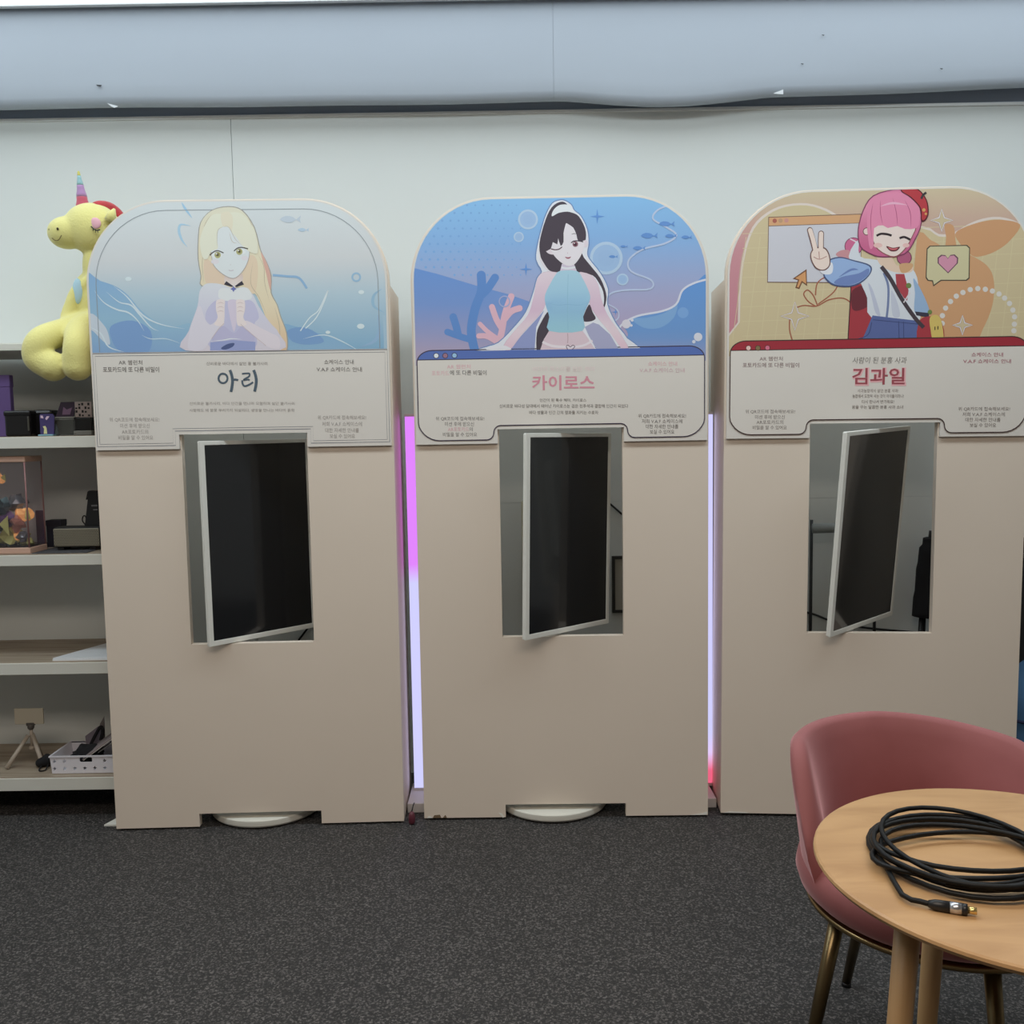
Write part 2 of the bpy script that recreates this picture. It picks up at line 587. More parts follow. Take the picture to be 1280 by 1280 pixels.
def glyphs(s, bold):
    key = (s, bold)
    if key in _G: return _G[key]
    c = bpy.data.curves.new('lettering', 'FONT'); c.body = s; c.resolution_u = 2; c.offset = bold; c.fill_mode = 'FRONT'
    o = bpy.data.objects.new('lettering', c); C.objects.link(o)
    bpy.context.view_layer.update()
    ev = o.evaluated_get(bpy.context.evaluated_depsgraph_get())
    me = ev.to_mesh()
    vs = [(v.co.x, v.co.y) for v in me.vertices]; fs = [tuple(p.vertices) for p in me.polygons]
    ev.to_mesh_clear()
    bpy.data.objects.remove(o); bpy.data.curves.remove(c)
    bb = (min(v[0] for v in vs), min(v[1] for v in vs), max(v[0] for v in vs), max(v[1] for v in vs))
    _G[key] = (vs, fs, bb)
    return _G[key]


def arc(cx, cz, r, a0, a1, n=10):
    return [(cx+r*math.cos(math.radians(a0+(a1-a0)*k/n)), cz+r*math.sin(math.radians(a0+(a1-a0)*k/n))) for k in range(n+1)]


def art_region(ZI, e=0.012):
    """Convex printed area above the information panel, counter-clockwise."""
    h = 0.5-e; zt = ZT-e*0.8; r = RC-e
    return [(-h, ZI), (h, ZI)]+arc(h-r, zt-r, r, 0, 90, 14)+arc(-h+r, zt-r, r, 90, 180, 14)


NL, NR, NT = WL-0.004, WR+0.004, WT-0.001          # notch of the sign over the window


def notch_outline(e, rb, rn, top):
    """Outline of the information panel inset by e: rounded bottom corners rb, notch corners rn."""
    h = 0.5-e; zb = ZS+e; zn = NT+e
    P = []
    P += [(-h, top)]
    P += arc(-h+rb, zb+rb, rb, 180, 270, 8) if rb else [(-h, zb)]
    P += (arc(NL-e-rn, zb+rn, rn, 270, 360, 6)) if rn else [(NL-e, zb)]
    P += (list(reversed(arc(NL-e+rn, zn-rn, rn, 90, 180, 6)))) if rn else [(NL-e, zn)]
    P += (list(reversed(arc(NR+e-rn, zn-rn, rn, 0, 90, 6)))) if rn else [(NR+e, zn)]
    P += (arc(NR+e+rn, zb+rn, rn, 180, 270, 6)) if rn else [(NR+e, zb)]
    P += arc(h-rb, zb+rb, rb, 270, 360, 8) if rb else [(h, zb)]
    P += [(h, top)]
    return P


KA, KI = 1.15, 1.22
INK_DARK = (92, 86, 84)


def star4(x, y, r, q=0.28):
    return [(x+(r if k % 2 == 0 else r*q)*math.sin(PI*k/4), y-(r if k % 2 == 0 else r*q)*math.cos(PI*k/4)) for k in range(8)]


def fish(K, x, y, s, c):
    K.poly([(x-s, y), (x-s*0.4, y-s*0.35), (x+s*0.3, y-s*0.25), (x+s*0.65, y), (x+s*1.1, y-s*0.4), (x+s*1.0, y), (x+s*1.1, y+s*0.35), (x+s*0.65, y+s*0.05), (x+s*0.2, y+s*0.3), (x-s*0.4, y+s*0.3)], c, n=2)


def side_texts(K, left, right):
    for t in left+right:
        K.text(*t)


# ---- print of the first booth: pale sea, woman with long blonde hair
def art_one(sign):
    K = Ink(0, (90, 230, 3.0476), None, KA*1.06, pale=0.28)
    ZI = K.pt(600, 636)[1]
    K.region = art_region(ZI)
    R = K.region
    o = [K.pt(100, y)[1] for y in (70, 300, 430, 640)]
    cs = [col(208, 214, 216, KA), col(204, 206, 208, KA), col(176, 196, 208, KA), col(132, 172, 200, KA)]

    def bg(x, z):
        if z >= o[0]: return cs[0]
        for a in range(3):
            if z >= o[a+1]:
                t = (o[a]-z)/(o[a]-o[a+1]); return tuple(p*(1-t)+q*t for p, q in zip(cs[a], cs[a+1]))
        return cs[3]
    K.fill(R, bg)
    K.grad([(30, 352), (110, 370), (170, 392), (215, 425), (262, 480), (320, 522), (390, 543), (460, 540), (460, 700), (30, 700)], [(350, (112, 165, 212)), (520, (128, 178, 208)), (640, (112, 160, 208))])
    K.grad([(800, 541), (850, 542), (930, 565), (1000, 590), (1060, 625), (1100, 650), (800, 650)], [(540, (112, 168, 208)), (640, (125, 172, 206))])
    K.poly([(40, 500), (80, 495), (115, 530), (135, 560), (145, 610), (120, 600), (80, 560), (50, 545)], (186, 198, 212))
    K.poly([(150, 540), (230, 520), (300, 560), (290, 640), (190, 640), (150, 590)], (100, 150, 208))
    K.poly([(820, 560), (870, 545), (920, 560), (960, 600), (900, 612), (840, 600)], (98, 150, 205))
    for p in ([(85, 405), (120, 450), (170, 478), (215, 490), (250, 520), (275, 560)], [(130, 410), (180, 450), (225, 462), (260, 500), (300, 545), (330, 560)], [(160, 390), (210, 430), (270, 500), (340, 535), (430, 552)], [(60, 540), (110, 570), (140, 620), (200, 640)]):
        K.stroke(p, 6, (196, 212, 222), taper=True)
    K.stroke([(265, 575), (300, 590), (360, 590), (420, 610)], 4, (180, 205, 220), taper=True)
    K.stroke([(880, 590), (960, 575), (1030, 600), (1100, 640)], 5, (188, 210, 222), taper=True)
    K.stroke([(870, 560), (905, 510), (940, 480), (975, 405), (960, 450), (930, 510), (890, 550)], 4, (205, 218, 224))
    K.stroke([(1180, 400), (1150, 425), (1150, 465), (1190, 490)], 12, (130, 178, 208), taper=True)
    K.stroke([(1165, 500), (1172, 560), (1150, 600), (1100, 620)], 14, (128, 172, 210), taper=True)
    K.stroke([(1190, 500), (1195, 600), (1192, 700)], 14, (150, 185, 208))
    K.stroke([(38, 590), (55, 680), (62, 770)], 12, (165, 195, 212))
    for a in ((1100, 542, 14), (1102, 412, 11), (975, 565, 9), (215, 362, 12)):
        K.disc(a[0], a[1], a[2], (200, 216, 222), rz=a[2]*0.7)
    K.ring(1083, 355, 15, 7, (130, 178, 212))
    K.stroke([(418, 70), (432, 95), (458, 130)], 9, (140, 190, 222), taper=True)
    K.stroke([(452, 160), (415, 155), (408, 180), (420, 215), (440, 240)], 10, (150, 195, 222), taper=True)
    K.stroke([(765, 347), (820, 352), (865, 358), (895, 398)], 9, (120, 170, 212))
    fish(K, 830, 135, 38, (180, 194, 208)); fish(K, 880, 175, 20, (165, 192, 214))
    # thin frame line
    e = 0.036; h = 0.5-e; r = RC-e
    K.stroke([(-h, ZI+0.002)]+[(-h, ZT-0.01-e-r-0.05)]+list(reversed(arc(-h+r, ZT-e-r, r, 90, 180, 14)))+list(reversed(arc(h-r, ZT-e-r, r, 0, 90, 14)))+[(h, ZI+0.002)], 0.0022, (140, 148, 156), smooth=False, local=True)
    # figure
    K.fr = (220, 250, 6.7375)
    K.poly([(440, 52), (300, 85), (205, 190), (184, 340), (184, 500), (208, 640), (214, 725), (400, 745), (640, 760), (760, 1000), (860, 1268), (938, 1268), (936, 1120), (885, 980), (855, 880), (806, 780), (806, 640), (765, 520), (715, 420), (664, 230), (562, 85)], (158, 152, 142), n=3)
    K.grad([(440, 60), (300, 92), (212, 190), (192, 340), (192, 500), (215, 640), (220, 720), (400, 740), (640, 760), (760, 1000), (860, 1268), (930, 1268), (928, 1120), (878, 980), (848, 880), (798, 780), (798, 640), (758, 520), (708, 420), (656, 230), (556, 92)], [(60, (216, 210, 182)), (500, (222, 208, 170)), (900, (224, 204, 164)), (1260, (222, 180, 132))])
    K.poly([(240, 500), (255, 700), (400, 720), (440, 640), (320, 540)], (222, 192, 160))
    K.poly([(620, 470), (560, 620), (580, 735), (660, 790), (690, 640), (680, 500)], (223, 196, 160))
    K.poly([(715, 440), (770, 540), (800, 650), (795, 760), (760, 620)], (216, 160, 140))
    for p in ([(230, 420), (222, 560), (235, 700)], [(690, 460), (740, 560), (748, 700), (790, 860)], [(650, 520), (630, 700), (700, 820), (760, 960)], [(830, 900), (870, 1050), (880, 1250)], [(300, 120), (240, 220), (230, 360)], [(600, 130), (650, 240), (680, 380)]):
        K.stroke(p, 5, (190, 170, 138), taper=True)
    K.grad([(430, 610), (548, 610), (560, 690), (492, 735), (412, 700)], [(620, (214, 186, 172)), (730, (222, 210, 206))])
    # blouse
    K.grad([(250, 708), (330, 702), (400, 715), (490, 745), (580, 735), (650, 800), (700, 900), (790, 1030), (865, 1120), (872, 1268), (84, 1268), (110, 1100), (180, 900), (200, 770)], [(700, (206, 208, 216)), (950, (200, 196, 216)), (1260, (208, 196, 208))])
    K.poly([(262, 925), (330, 850), (420, 840), (560, 840), (650, 860), (700, 985), (660, 1050), (660, 1250), (295, 1250), (300, 1080), (250, 1010)], (184, 180, 214))
    K.poly([(375, 745), (490, 748), (600, 740), (640, 820), (560, 850), (420, 850), (360, 820)], (214, 216, 218))
    K.poly([(440, 850), (520, 850), (520, 960), (490, 1110), (450, 960)], (205, 190, 212))
    K.poly([(400, 1060), (490, 1120), (560, 1060), (640, 1110), (640, 1200), (320, 1200), (350, 1100)], (178, 172, 210))
    K.poly([(290, 1200), (480, 1180), (670, 1195), (668, 1268), (288, 1268)], (138, 150, 206), smooth=False)
    K.poly([(380, 1250), (430, 1215), (490, 1205), (480, 1235), (420, 1260)], (66, 84, 140))
    K.stroke([(290, 1190), (400, 1180), (470, 1168), (560, 1175)], 8, (216, 220, 230), taper=True)
    # sleeves and hands
    K.poly([(200, 890), (140, 1020), (108, 1160), (110, 1262), (225, 1262), (300, 1170), (360, 1090), (408, 1035), (350, 1015), (290, 1050), (245, 1000)], (210, 202, 216))
    K.poly([(540, 1040), (600, 1018), (700, 1070), (800, 1120), (868, 1160), (868, 1255), (760, 1230), (650, 1140)], (216, 202, 212))
    for hx, sx in ((375, 1), (545, -1)):
        K.poly([(hx-38*sx, 880), (hx-30*sx, 845), (hx+10*sx, 836), (hx+38*sx, 850), (hx+36*sx, 900), (hx+34*sx, 1000), (hx+20*sx, 1060), (hx-50*sx, 1050), (hx-24*sx, 990), (hx-36*sx, 930)], (226, 208, 206))
        for yy in (875, 910, 945):
            K.stroke([(hx-30*sx, yy), (hx+4*sx, yy-12), (hx+32*sx, yy)], 4, (198, 166, 164), taper=True)
    K.stroke([(300, 1170), (360, 1085), (405, 1040)], 4, (196, 172, 176)); K.stroke([(545, 1045), (640, 1130), (760, 1228)], 4, (196, 172, 176))
    K.poly([(405, 712), (425, 684), (484, 726), (470, 732)], (56, 52, 66), smooth=False)
    K.poly([(496, 726), (556, 682), (573, 712), (510, 734)], (56, 52, 66), smooth=False)
    K.poly(star4(485, 750, 26, 0.5), (92, 104, 186), smooth=False)
    # head
    K.poly([(298, 460), (318, 552), (395, 628), (485, 664), (556, 612), (606, 525), (622, 430), (600, 320), (520, 232), (400, 222), (320, 290), (292, 390)], (176, 160, 156))
    K.poly([(302, 460), (322, 550), (398, 624), (485, 658), (552, 610), (602, 523), (618, 430), (600, 320), (520, 232), (400, 222), (320, 290), (296, 390)], (208, 214, 216))
    K.disc(330, 520, 34, (213, 206, 212), rz=20); K.disc(580, 490, 30, (213, 206, 212), rz=20)
    K.poly([(402, 222), (352, 258), (348, 340), (352, 410), (300, 432), (262, 500), (220, 470), (206, 320), (290, 140), (400, 120), (440, 160)], (219, 217, 192))
    K.poly([(402, 222), (440, 225), (478, 280), (520, 330), (560, 385), (625, 440), (690, 440), (664, 260), (560, 120), (440, 110), (380, 160)], (219, 216, 190))
    K.poly([(380, 120), (395, 220), (440, 225), (470, 260), (480, 150), (440, 100)], (221, 210, 180))
    for p in ([(400, 225), (352, 262), (348, 400)], [(405, 222), (450, 235), (500, 330), (560, 385)], [(450, 270), (475, 350), (520, 365)]):
        K.stroke(p, 4, (188, 172, 148), taper=True)
    for ex, ey, s_ in ((352, 464, 1), (535, 436, -1)):
        K.disc(ex-8*s_, ey+3, 46, (218, 222, 222), rz=24)
        K.disc(ex, ey, 27, (176, 172, 102)); K.disc(ex, ey-4, 17, (140, 132, 70)); K.disc(ex, ey, 7, (70, 66, 50)); K.disc(ex-10, ey-10, 6, (232, 234, 228))
    K.stroke([(286, 466), (320, 437), (355, 428), (402, 447)], 9, (88, 84, 80)); K.stroke([(490, 430), (520, 406), (556, 400), (608, 412)], 9, (88, 84, 80))
    K.stroke([(445, 592), (465, 596), (486, 591)], 4, (182, 158, 172)); K.stroke([(462, 540), (460, 552)], 3, (190, 180, 186))
    K.build('printed_artwork', sign, 'printed illustration of a person with long blonde hair before pale blue waves')
    # information text
    T = Ink(0, (90, 230, 3.0476), None, KI, y0=-0.0123)
    for e, wd in ((0.012, 0.0022), (0.020, 0.0014)):
        P = notch_outline(e, 0, 0, ZI-e+0.009)
        T.stroke(P, wd, (112, 114, 124), smooth=False, closed=True, local=True)
    D = INK_DARK; G = (158, 152, 148)
    side_texts(T, [('AR 웹런처', 223, 680, 90, 18, D), ('포토카드에 또 다른 비밀이', 225, 707, 214, 21, D, 0.008), ('위 QR코드에 접속해보세요!', 238, 898, 190, 17, G), ('미션 후에 받으신', 240, 921, 112, 17, G), ('AR포토카드의', 240, 944, 100, 17, G), ('비밀을 알 수 있어요', 243, 966, 132, 17, G)],
               [('쇼케이스 안내', 1017, 678, 112, 18, D), ('V.A.F 쇼케이스 안내', 1018, 706, 172, 18, D), ('위 QR카드에 접속해보세요!', 1028, 890, 184, 17, G), ('저희 V.A.F 쇼케이스에', 1029, 914, 152, 17, G), ('대한 자세한 안내를', 1029, 938, 128, 17, G), ('보실 수 있어요', 1030, 960, 96, 17, G)])
    T.text('신비로운 바다에서 살던 홍 불가사리', 628, 684, 232, 13, (140, 134, 130))
    T.text('신비로운 불가사리, 바다 인간을 만나러 모험하며 살던 불가사리', 648, 836, 400, 13, (160, 154, 150))
    T.text('사랑해도 돼 불꽃 뿌리까지 되살리다, 생명을 만나는 바다의 동화', 648, 862, 400, 13, (160, 154, 150))
    T.fr = (215, 440, 6.737); N = (78, 92, 104)
    T.stroke([(430+38*math.cos(a), 222+40*math.sin(a)) for a in [2*PI*k/16 for k in range(16)]], 17, N, closed=True, smooth=False)
    T.stroke([(488, 152), (502, 190), (510, 240), (506, 290), (497, 336)], 24, N); T.stroke([(512, 236), (535, 232), (558, 238)], 18, N)
    T.stroke([(590, 184), (625, 180), (652, 182), (650, 205), (622, 222), (604, 236), (640, 232), (654, 238)], 14, N)
    T.stroke([(592, 238), (594, 265), (610, 286), (645, 278), (684, 254)], 16, N)
    T.stroke([(688, 152), (702, 190), (710, 235), (706, 285), (696, 333)], 24, N)
    T.build('printed_lettering', sign)


def info_window(T, i, zi, bar_rgb, line_rgb, dots):
    """White window-style box with a coloured title bar, printed over the art."""
    e = 0.016; h = 0.5-e; rt = 0.04
    P = notch_outline(e*0.8, 0.075, 0.024, zi-rt)
    P[0] = (-h, zi-rt); P[-1] = (h, zi-rt)
    P = [(max(-h, min(h, p[0])), p[1]) for p in P]
    top = arc(h-rt*1.3, zi-rt, rt*1.3, 0, 90, 8); top = [(h-rt*1.3+(x-(h-rt*1.3)), zi-rt+(z-(zi-rt))/1.3) for x, z in top]
    topl = [(-x, z) for x, z in reversed(top)]
    O = P+top+topl
    zb_ = zi-0.031
    white = col(212, 206, 199, 1.2)
    T.layer += 1; T.raw(O, white)
    bar = [(-h, zb_), (h, zb_)]+[(x, z) for x, z in top if z >= zb_]+[(x, z) for x, z in topl if z >= zb_]
    T.layer += 1; T.raw(bar, col(*bar_rgb, KA))
    T.stroke([(-h, zb_), (h, zb_)], 0.003, line_rgb, smooth=False, local=True)
    T.stroke(O, 0.0034, line_rgb, smooth=False, closed=True, local=True)
    for x, y, c in dots:
        T.disc(x, y, 11.5, line_rgb); T.disc(x, y, 9, c)


# ---- print of the second booth: blue sea with coral, woman with a black ponytail
def art_two(sign):
    K = Ink(1, (500, 230, 3.2), None, KA, pale=0.08)
    ZI = K.pt(645, 657)[1]
    K.region = art_region(ZI-0.05)
    lx = K.pt(60, 300)[0]
    zs = [K.pt(600, y)[1] for y in (60, 230, 450, 640, 720)]
    cs = [col(136, 186, 228, KA), col(134, 174, 220, KA), col(164, 166, 200, KA), col(180, 160, 188, KA), col(190, 165, 180, KA)]

    def bg(x, z):
        if z >= zs[0]: return cs[0]
        for a in range(4):
            if z >= zs[a+1]:
                t = (zs[a]-z)/(zs[a]-zs[a+1]); return tuple(p*(1-t)+q*t for p, q in zip(cs[a], cs[a+1]))
        return cs[4]
    K.fill(K.region, bg)
    K.layer += 1
    for a in range(13):
        for b in range(10):
            x = 70+a*33+(b % 2)*16; y = 85+b*31
            if y > 330+(x-70)*0.25 or x > 490: continue
            q = 6.5-a*0.25
            K.poly([(x-q, y), (x, y-q), (x+q, y), (x, y+q)], (116, 164, 218), smooth=False, up=False)
    K.grad([(40, 332), (150, 360), (310, 408), (430, 440), (540, 478), (700, 540), (700, 740), (40, 740)], [(335, (98, 144, 210)), (480, (112, 146, 206)), (600, (146, 152, 196)), (680, (172, 158, 186))], smooth=False)
    B = (88, 136, 202)
    for p, wd in (([(300, 670), (285, 590), (300, 500), (325, 430), (325, 365)], 36), ([(325, 445), (350, 420), (380, 375)], 32), ([(290, 625), (240, 610), (190, 592)], 26), ([(235, 612), (225, 570), (213, 532)], 30)):
        K.stroke(p, wd, B); K.disc(*p[-1], wd/2, B)
    Pk = (222, 176, 192)
    for p, wd in (([(385, 665), (405, 600), (420, 520), (445, 450)], 26), ([(415, 545), (445, 510), (478, 497)], 25), ([(405, 575), (385, 540), (368, 492)], 24), ([(392, 620), (350, 590), (320, 560)], 18), ([(392, 635), (350, 610), (316, 608)], 22)):
        K.stroke(p, wd, Pk); K.disc(*p[-1], wd/2, Pk)
    for x, y, r in ((512, 142, 36), (475, 212, 18), (825, 297, 60), (890, 382, 21)):
        K.disc(x, y, r, (152, 184, 222)); K.ring(x, y, r, r*0.16+2, (176, 200, 226)); K.disc(x, y, r*0.55, (150, 182, 221))
    K.ring(418, 470, 21, 5, (160, 170, 212))
    for x, y, r in ((789, 130, 30), (504, 341, 26), (862, 512, 15)):
        K.poly(star4(x, y, r, 0.2), (92, 146, 216), smooth=False)
    K.grad([(1245, 378), (1180, 395), (1130, 425), (1110, 475), (1050, 508), (950, 528), (890, 560), (912, 600), (915, 700), (1245, 700)], [(380, (92, 148, 214)), (600, (104, 150, 208)), (700, (150, 155, 195))])
    K.poly([(925, 538), (985, 535), (1060, 515), (1108, 478), (1095, 535), (1040, 575), (975, 575)], (122, 166, 214))
    K.disc(1132, 515, 22, (118, 164, 218))
    K.stroke([(1245, 378), (1180, 395), (1130, 425), (1105, 480), (1050, 508), (950, 528), (890, 560), (865, 600)], 8, (212, 212, 226))
    K.stroke([(1090, 80), (1030, 105), (1012, 140), (1060, 170), (1106, 205), (1060, 238), (970, 262), (915, 305), (925, 350), (1005, 385), (1000, 420), (900, 425), (840, 440), (820, 480)], 7, (182, 196, 224))
    K.stroke([(830, 480), (870, 505), (870, 540), (820, 560)], 5, (188, 196, 222)); K.stroke([(760, 580), (820, 575), (840, 600), (900, 640)], 5, (188, 190, 215))
    for x, y, s_ in ((1065, 160, 30), (995, 207, 32), (1082, 208, 22), (955, 257, 24), (895, 250, 14), (852, 291, 17), (1145, 213, 20)):
        fish(K, x, y, s_, (92, 142, 208))
    K.disc(905, 560, 18, (214, 208, 218)); K.disc(928, 545, 6, (214, 212, 224)); K.disc(925, 566, 5, (214, 212, 224))
    K.disc(1192, 612, 17, (214, 214, 224)); K.disc(1175, 631, 7, (208, 212, 226))
    # figure
    K.region = art_region(ZI-0.004)
    K.fr = (600, 240, 6.4)
    halo = [(640, 68), (580, 92), (530, 180), (495, 290), (463, 420), (450, 540), (496, 636), (458, 690), (428, 800), (368, 960), (270, 1085), (150, 1205), (55, 1240), (55, 1275), (1200, 1275), (1175, 1170), (1085, 1050), (1018, 900), (1024, 780), (965, 655), (872, 535), (857, 480), (868, 410), (856, 300), (806, 195), (752, 148), (730, 105), (685, 74)]
    K.stroke(halo, 16, (110, 140, 190), closed=True, n=3); K.poly(halo, (222, 222, 230), n=3)
    K.poly([(515, 945), (450, 1080), (436, 1275), (232, 1275), (330, 1150), (450, 1020)], (142, 152, 200), smooth=False)
    K.poly([(905, 1045), (950, 1060), (1040, 1140), (1120, 1275), (940, 1275), (870, 1150), (838, 1080)], (166, 166, 198), smooth=False)
    H = (72, 62, 74)
    K.poly([(640, 80), (575, 122), (525, 220), (482, 370), (476, 470), (500, 560), (560, 632), (640, 637), (668, 590), (750, 590), (790, 650), (900, 667), (955, 735), (985, 800), (992, 870), (984, 940), (1006, 890), (1008, 810), (962, 690), (884, 590), (815, 490), (846, 380), (840, 290), (790, 195), (735, 160), (690, 92)], H, n=3)
    K.poly([(575, 195), (588, 145), (640, 104), (720, 108), (756, 168), (700, 158), (630, 168)], (226, 228, 236))
    K.poly([(470, 450), (484, 520), (530, 600), (562, 640), (545, 636), (500, 585), (474, 520)], (222, 214, 220))
    K.poly([(548, 960), (490, 1040), (454, 1130), (454, 1275), (486, 1275), (520, 1180), (556, 1110)], H)
    K.poly([(875, 900), (838, 965), (822, 1030), (880, 1036), (925, 1012), (900, 960)], H)
    S = (224, 204, 216)
    for P in ([(600, 640), (505, 643), (455, 700), (430, 830), (385, 980), (285, 1100), (190, 1225), (235, 1268), (335, 1140), (450, 1015), (515, 925), (545, 800), (625, 665)], [(780, 645), (890, 664), (945, 740), (970, 850), (1018, 980), (1108, 1110), (1195, 1262), (1145, 1268), (1050, 1140), (940, 1005), (880, 905), (850, 760)]):
        K.poly(P, (190, 150, 172), n=3)
        cx_ = sum(p[0] for p in P)/len(P); cy_ = sum(p[1] for p in P)/len(P)
        K.grad([(p[0]+(cx_-p[0])*0.012, p[1]+(cy_-p[1])*0.006) for p in P], [(640, (224, 206, 216)), (950, (214, 182, 204)), (1100, (226, 206, 214)), (1260, (224, 190, 205))], n=3)
    K.poly([(55, 1262), (90, 1240), (150, 1232), (205, 1230), (245, 1262)], (226, 222, 228))
    K.poly([(655, 575), (752, 575), (775, 650), (636, 650)], (208, 194, 212), smooth=False)
    K.stroke([(652, 604), (700, 612), (762, 602)], 16, (222, 222, 230))
    K.poly([(556, 1105), (815, 1105), (872, 1180), (935, 1275), (478, 1275), (510, 1180)], (216, 192, 202), smooth=False)
    K.stroke([(700, 1130), (703, 1170), (700, 1210)], 7, (190, 160, 170)); K.stroke([(500, 1200), (580, 1232), (700, 1240)], 20, (228, 216, 222)); K.stroke([(900, 1190), (820, 1230), (700, 1245)], 18, (226, 214, 222))
    K.stroke([(702, 1262), (690, 1235), (705, 1226), (722, 1240), (742, 1226), (758, 1238), (735, 1262)], 5, (90, 70, 90)); K.stroke([(830, 1110), (880, 1190), (930, 1268)], 8, (226, 222, 230))
    K.grad([(640, 632), (772, 632), (820, 690), (872, 800), (880, 860), (850, 930), (825, 1000), (818, 1112), (552, 1112), (554, 1000), (524, 900), (522, 820), (570, 720), (600, 670)], [(640, (166, 204, 222)), (870, (152, 196, 222)), (900, (136, 180, 216)), (1110, (150, 198, 214))], n=3)
    K.stroke([(705, 660), (700, 900), (704, 1105)], 4, (136, 184, 208)); K.stroke([(530, 885), (620, 905), (700, 900), (800, 905), (870, 880)], 4, (130, 176, 208), taper=True)
    K.disc(843, 415, 20, (222, 208, 216), rz=30); K.poly([(530, 445), (520, 460), (545, 492), (590, 500), (570, 460)], (222, 208, 216))
    K.poly([(562, 400), (576, 480), (622, 542), (690, 588), (750, 582), (800, 522), (832, 440), (826, 370), (760, 275), (700, 250), (640, 280)], (226, 218, 224))
    K.poly([(682, 268), (668, 330), (668, 400), (645, 432), (625, 372), (618, 420), (582, 402), (566, 455), (500, 470), (490, 340), (560, 225), (640, 175), (700, 190)], H, n=2)
    K.poly([(700, 255), (745, 285), (772, 345), (785, 392), (838, 385), (840, 290), (780, 195), (690, 172), (660, 210)], H, n=2)
    K.disc(764, 420, 26, (216, 205, 212), rz=24); K.disc(762, 418, 22, (132, 84, 98)); K.disc(762, 420, 11, (70, 36, 50)); K.disc(754, 410, 5, (230, 225, 230))
    K.stroke([(728, 408), (750, 394), (785, 392), (826, 400)], 8, (60, 46, 58)); K.stroke([(568, 456), (600, 463), (632, 458), (656, 440)], 8, (90, 62, 76)); K.stroke([(730, 340), (752, 334), (775, 340)], 5, (100, 84, 96), taper=True)
    K.poly([(680, 520), (705, 523), (728, 518), (715, 533), (695, 534)], (160, 92, 112)); K.stroke([(702, 484), (700, 494)], 4, (200, 172, 186))
    K.build('printed_artwork', sign, 'printed illustration of a person with a black ponytail before blue sea and coral')
    T = Ink(1, (500, 230, 3.2), None, KI, y0=-0.0136)
    info_window(T, 1, ZI, (88, 112, 178), (62, 54, 72), ((145, 687, (216, 220, 234)), (181, 687, (150, 112, 132)), (218, 686, (150, 186, 216))))
    D = (84, 78, 78); P_ = (212, 164, 172); G = (108, 102, 100)
    side_texts(T, [('AR 웹런처', 235, 731, 94, 18, P_), ('포토카드', 162, 757, 70, 20, P_), ('에 또 다른 비밀이', 273, 755, 146, 20, D, 0.008), ('위 QR코드에 접속해보세요!', 240, 939, 194, 17, G), ('미션 후에 받으신', 238, 960, 116, 17, G), ('AR포토카드', 234, 981, 84, 17, P_), ('의', 284, 981, 14, 16, G), ('비밀을 알 수 있어요', 240, 1002, 136, 17, G)],
               [('쇼케이스 안내', 1050, 719, 116, 18, P_), ('V.A.F 쇼케이스 안내', 1048, 745, 180, 18, (196, 162, 170)), ('위 QR카드에 접속해보세요!', 1048, 928, 190, 17, G), ('저희 V.A.F 쇼케이스에', 1048, 949, 162, 17, G), ('대한 자세한 안내를', 1048, 970, 130, 17, G), ('보실 수 있어요', 1048, 991, 98, 17, G)])
    T.text('바다의 목소리를 담은 해마', 655, 740, 250, 20, (222, 204, 204))
    T.text('카이로스', 653, 795, 250, 60, (204, 140, 154), 0.022)
    T.text('인간이 된 특수 해마, 카이로스', 652, 865, 186, 14, G)
    T.text('신비로운 바다성 담대에서 태어난 카이로스는 검은 진주석과 결합해 인간이 되었다', 655, 888, 515, 15, G)
    T.text('바다 생물과 인간 간의 평화를 지키는 수호자', 655, 914, 276, 15, G)
    T.build('printed_lettering', sign)


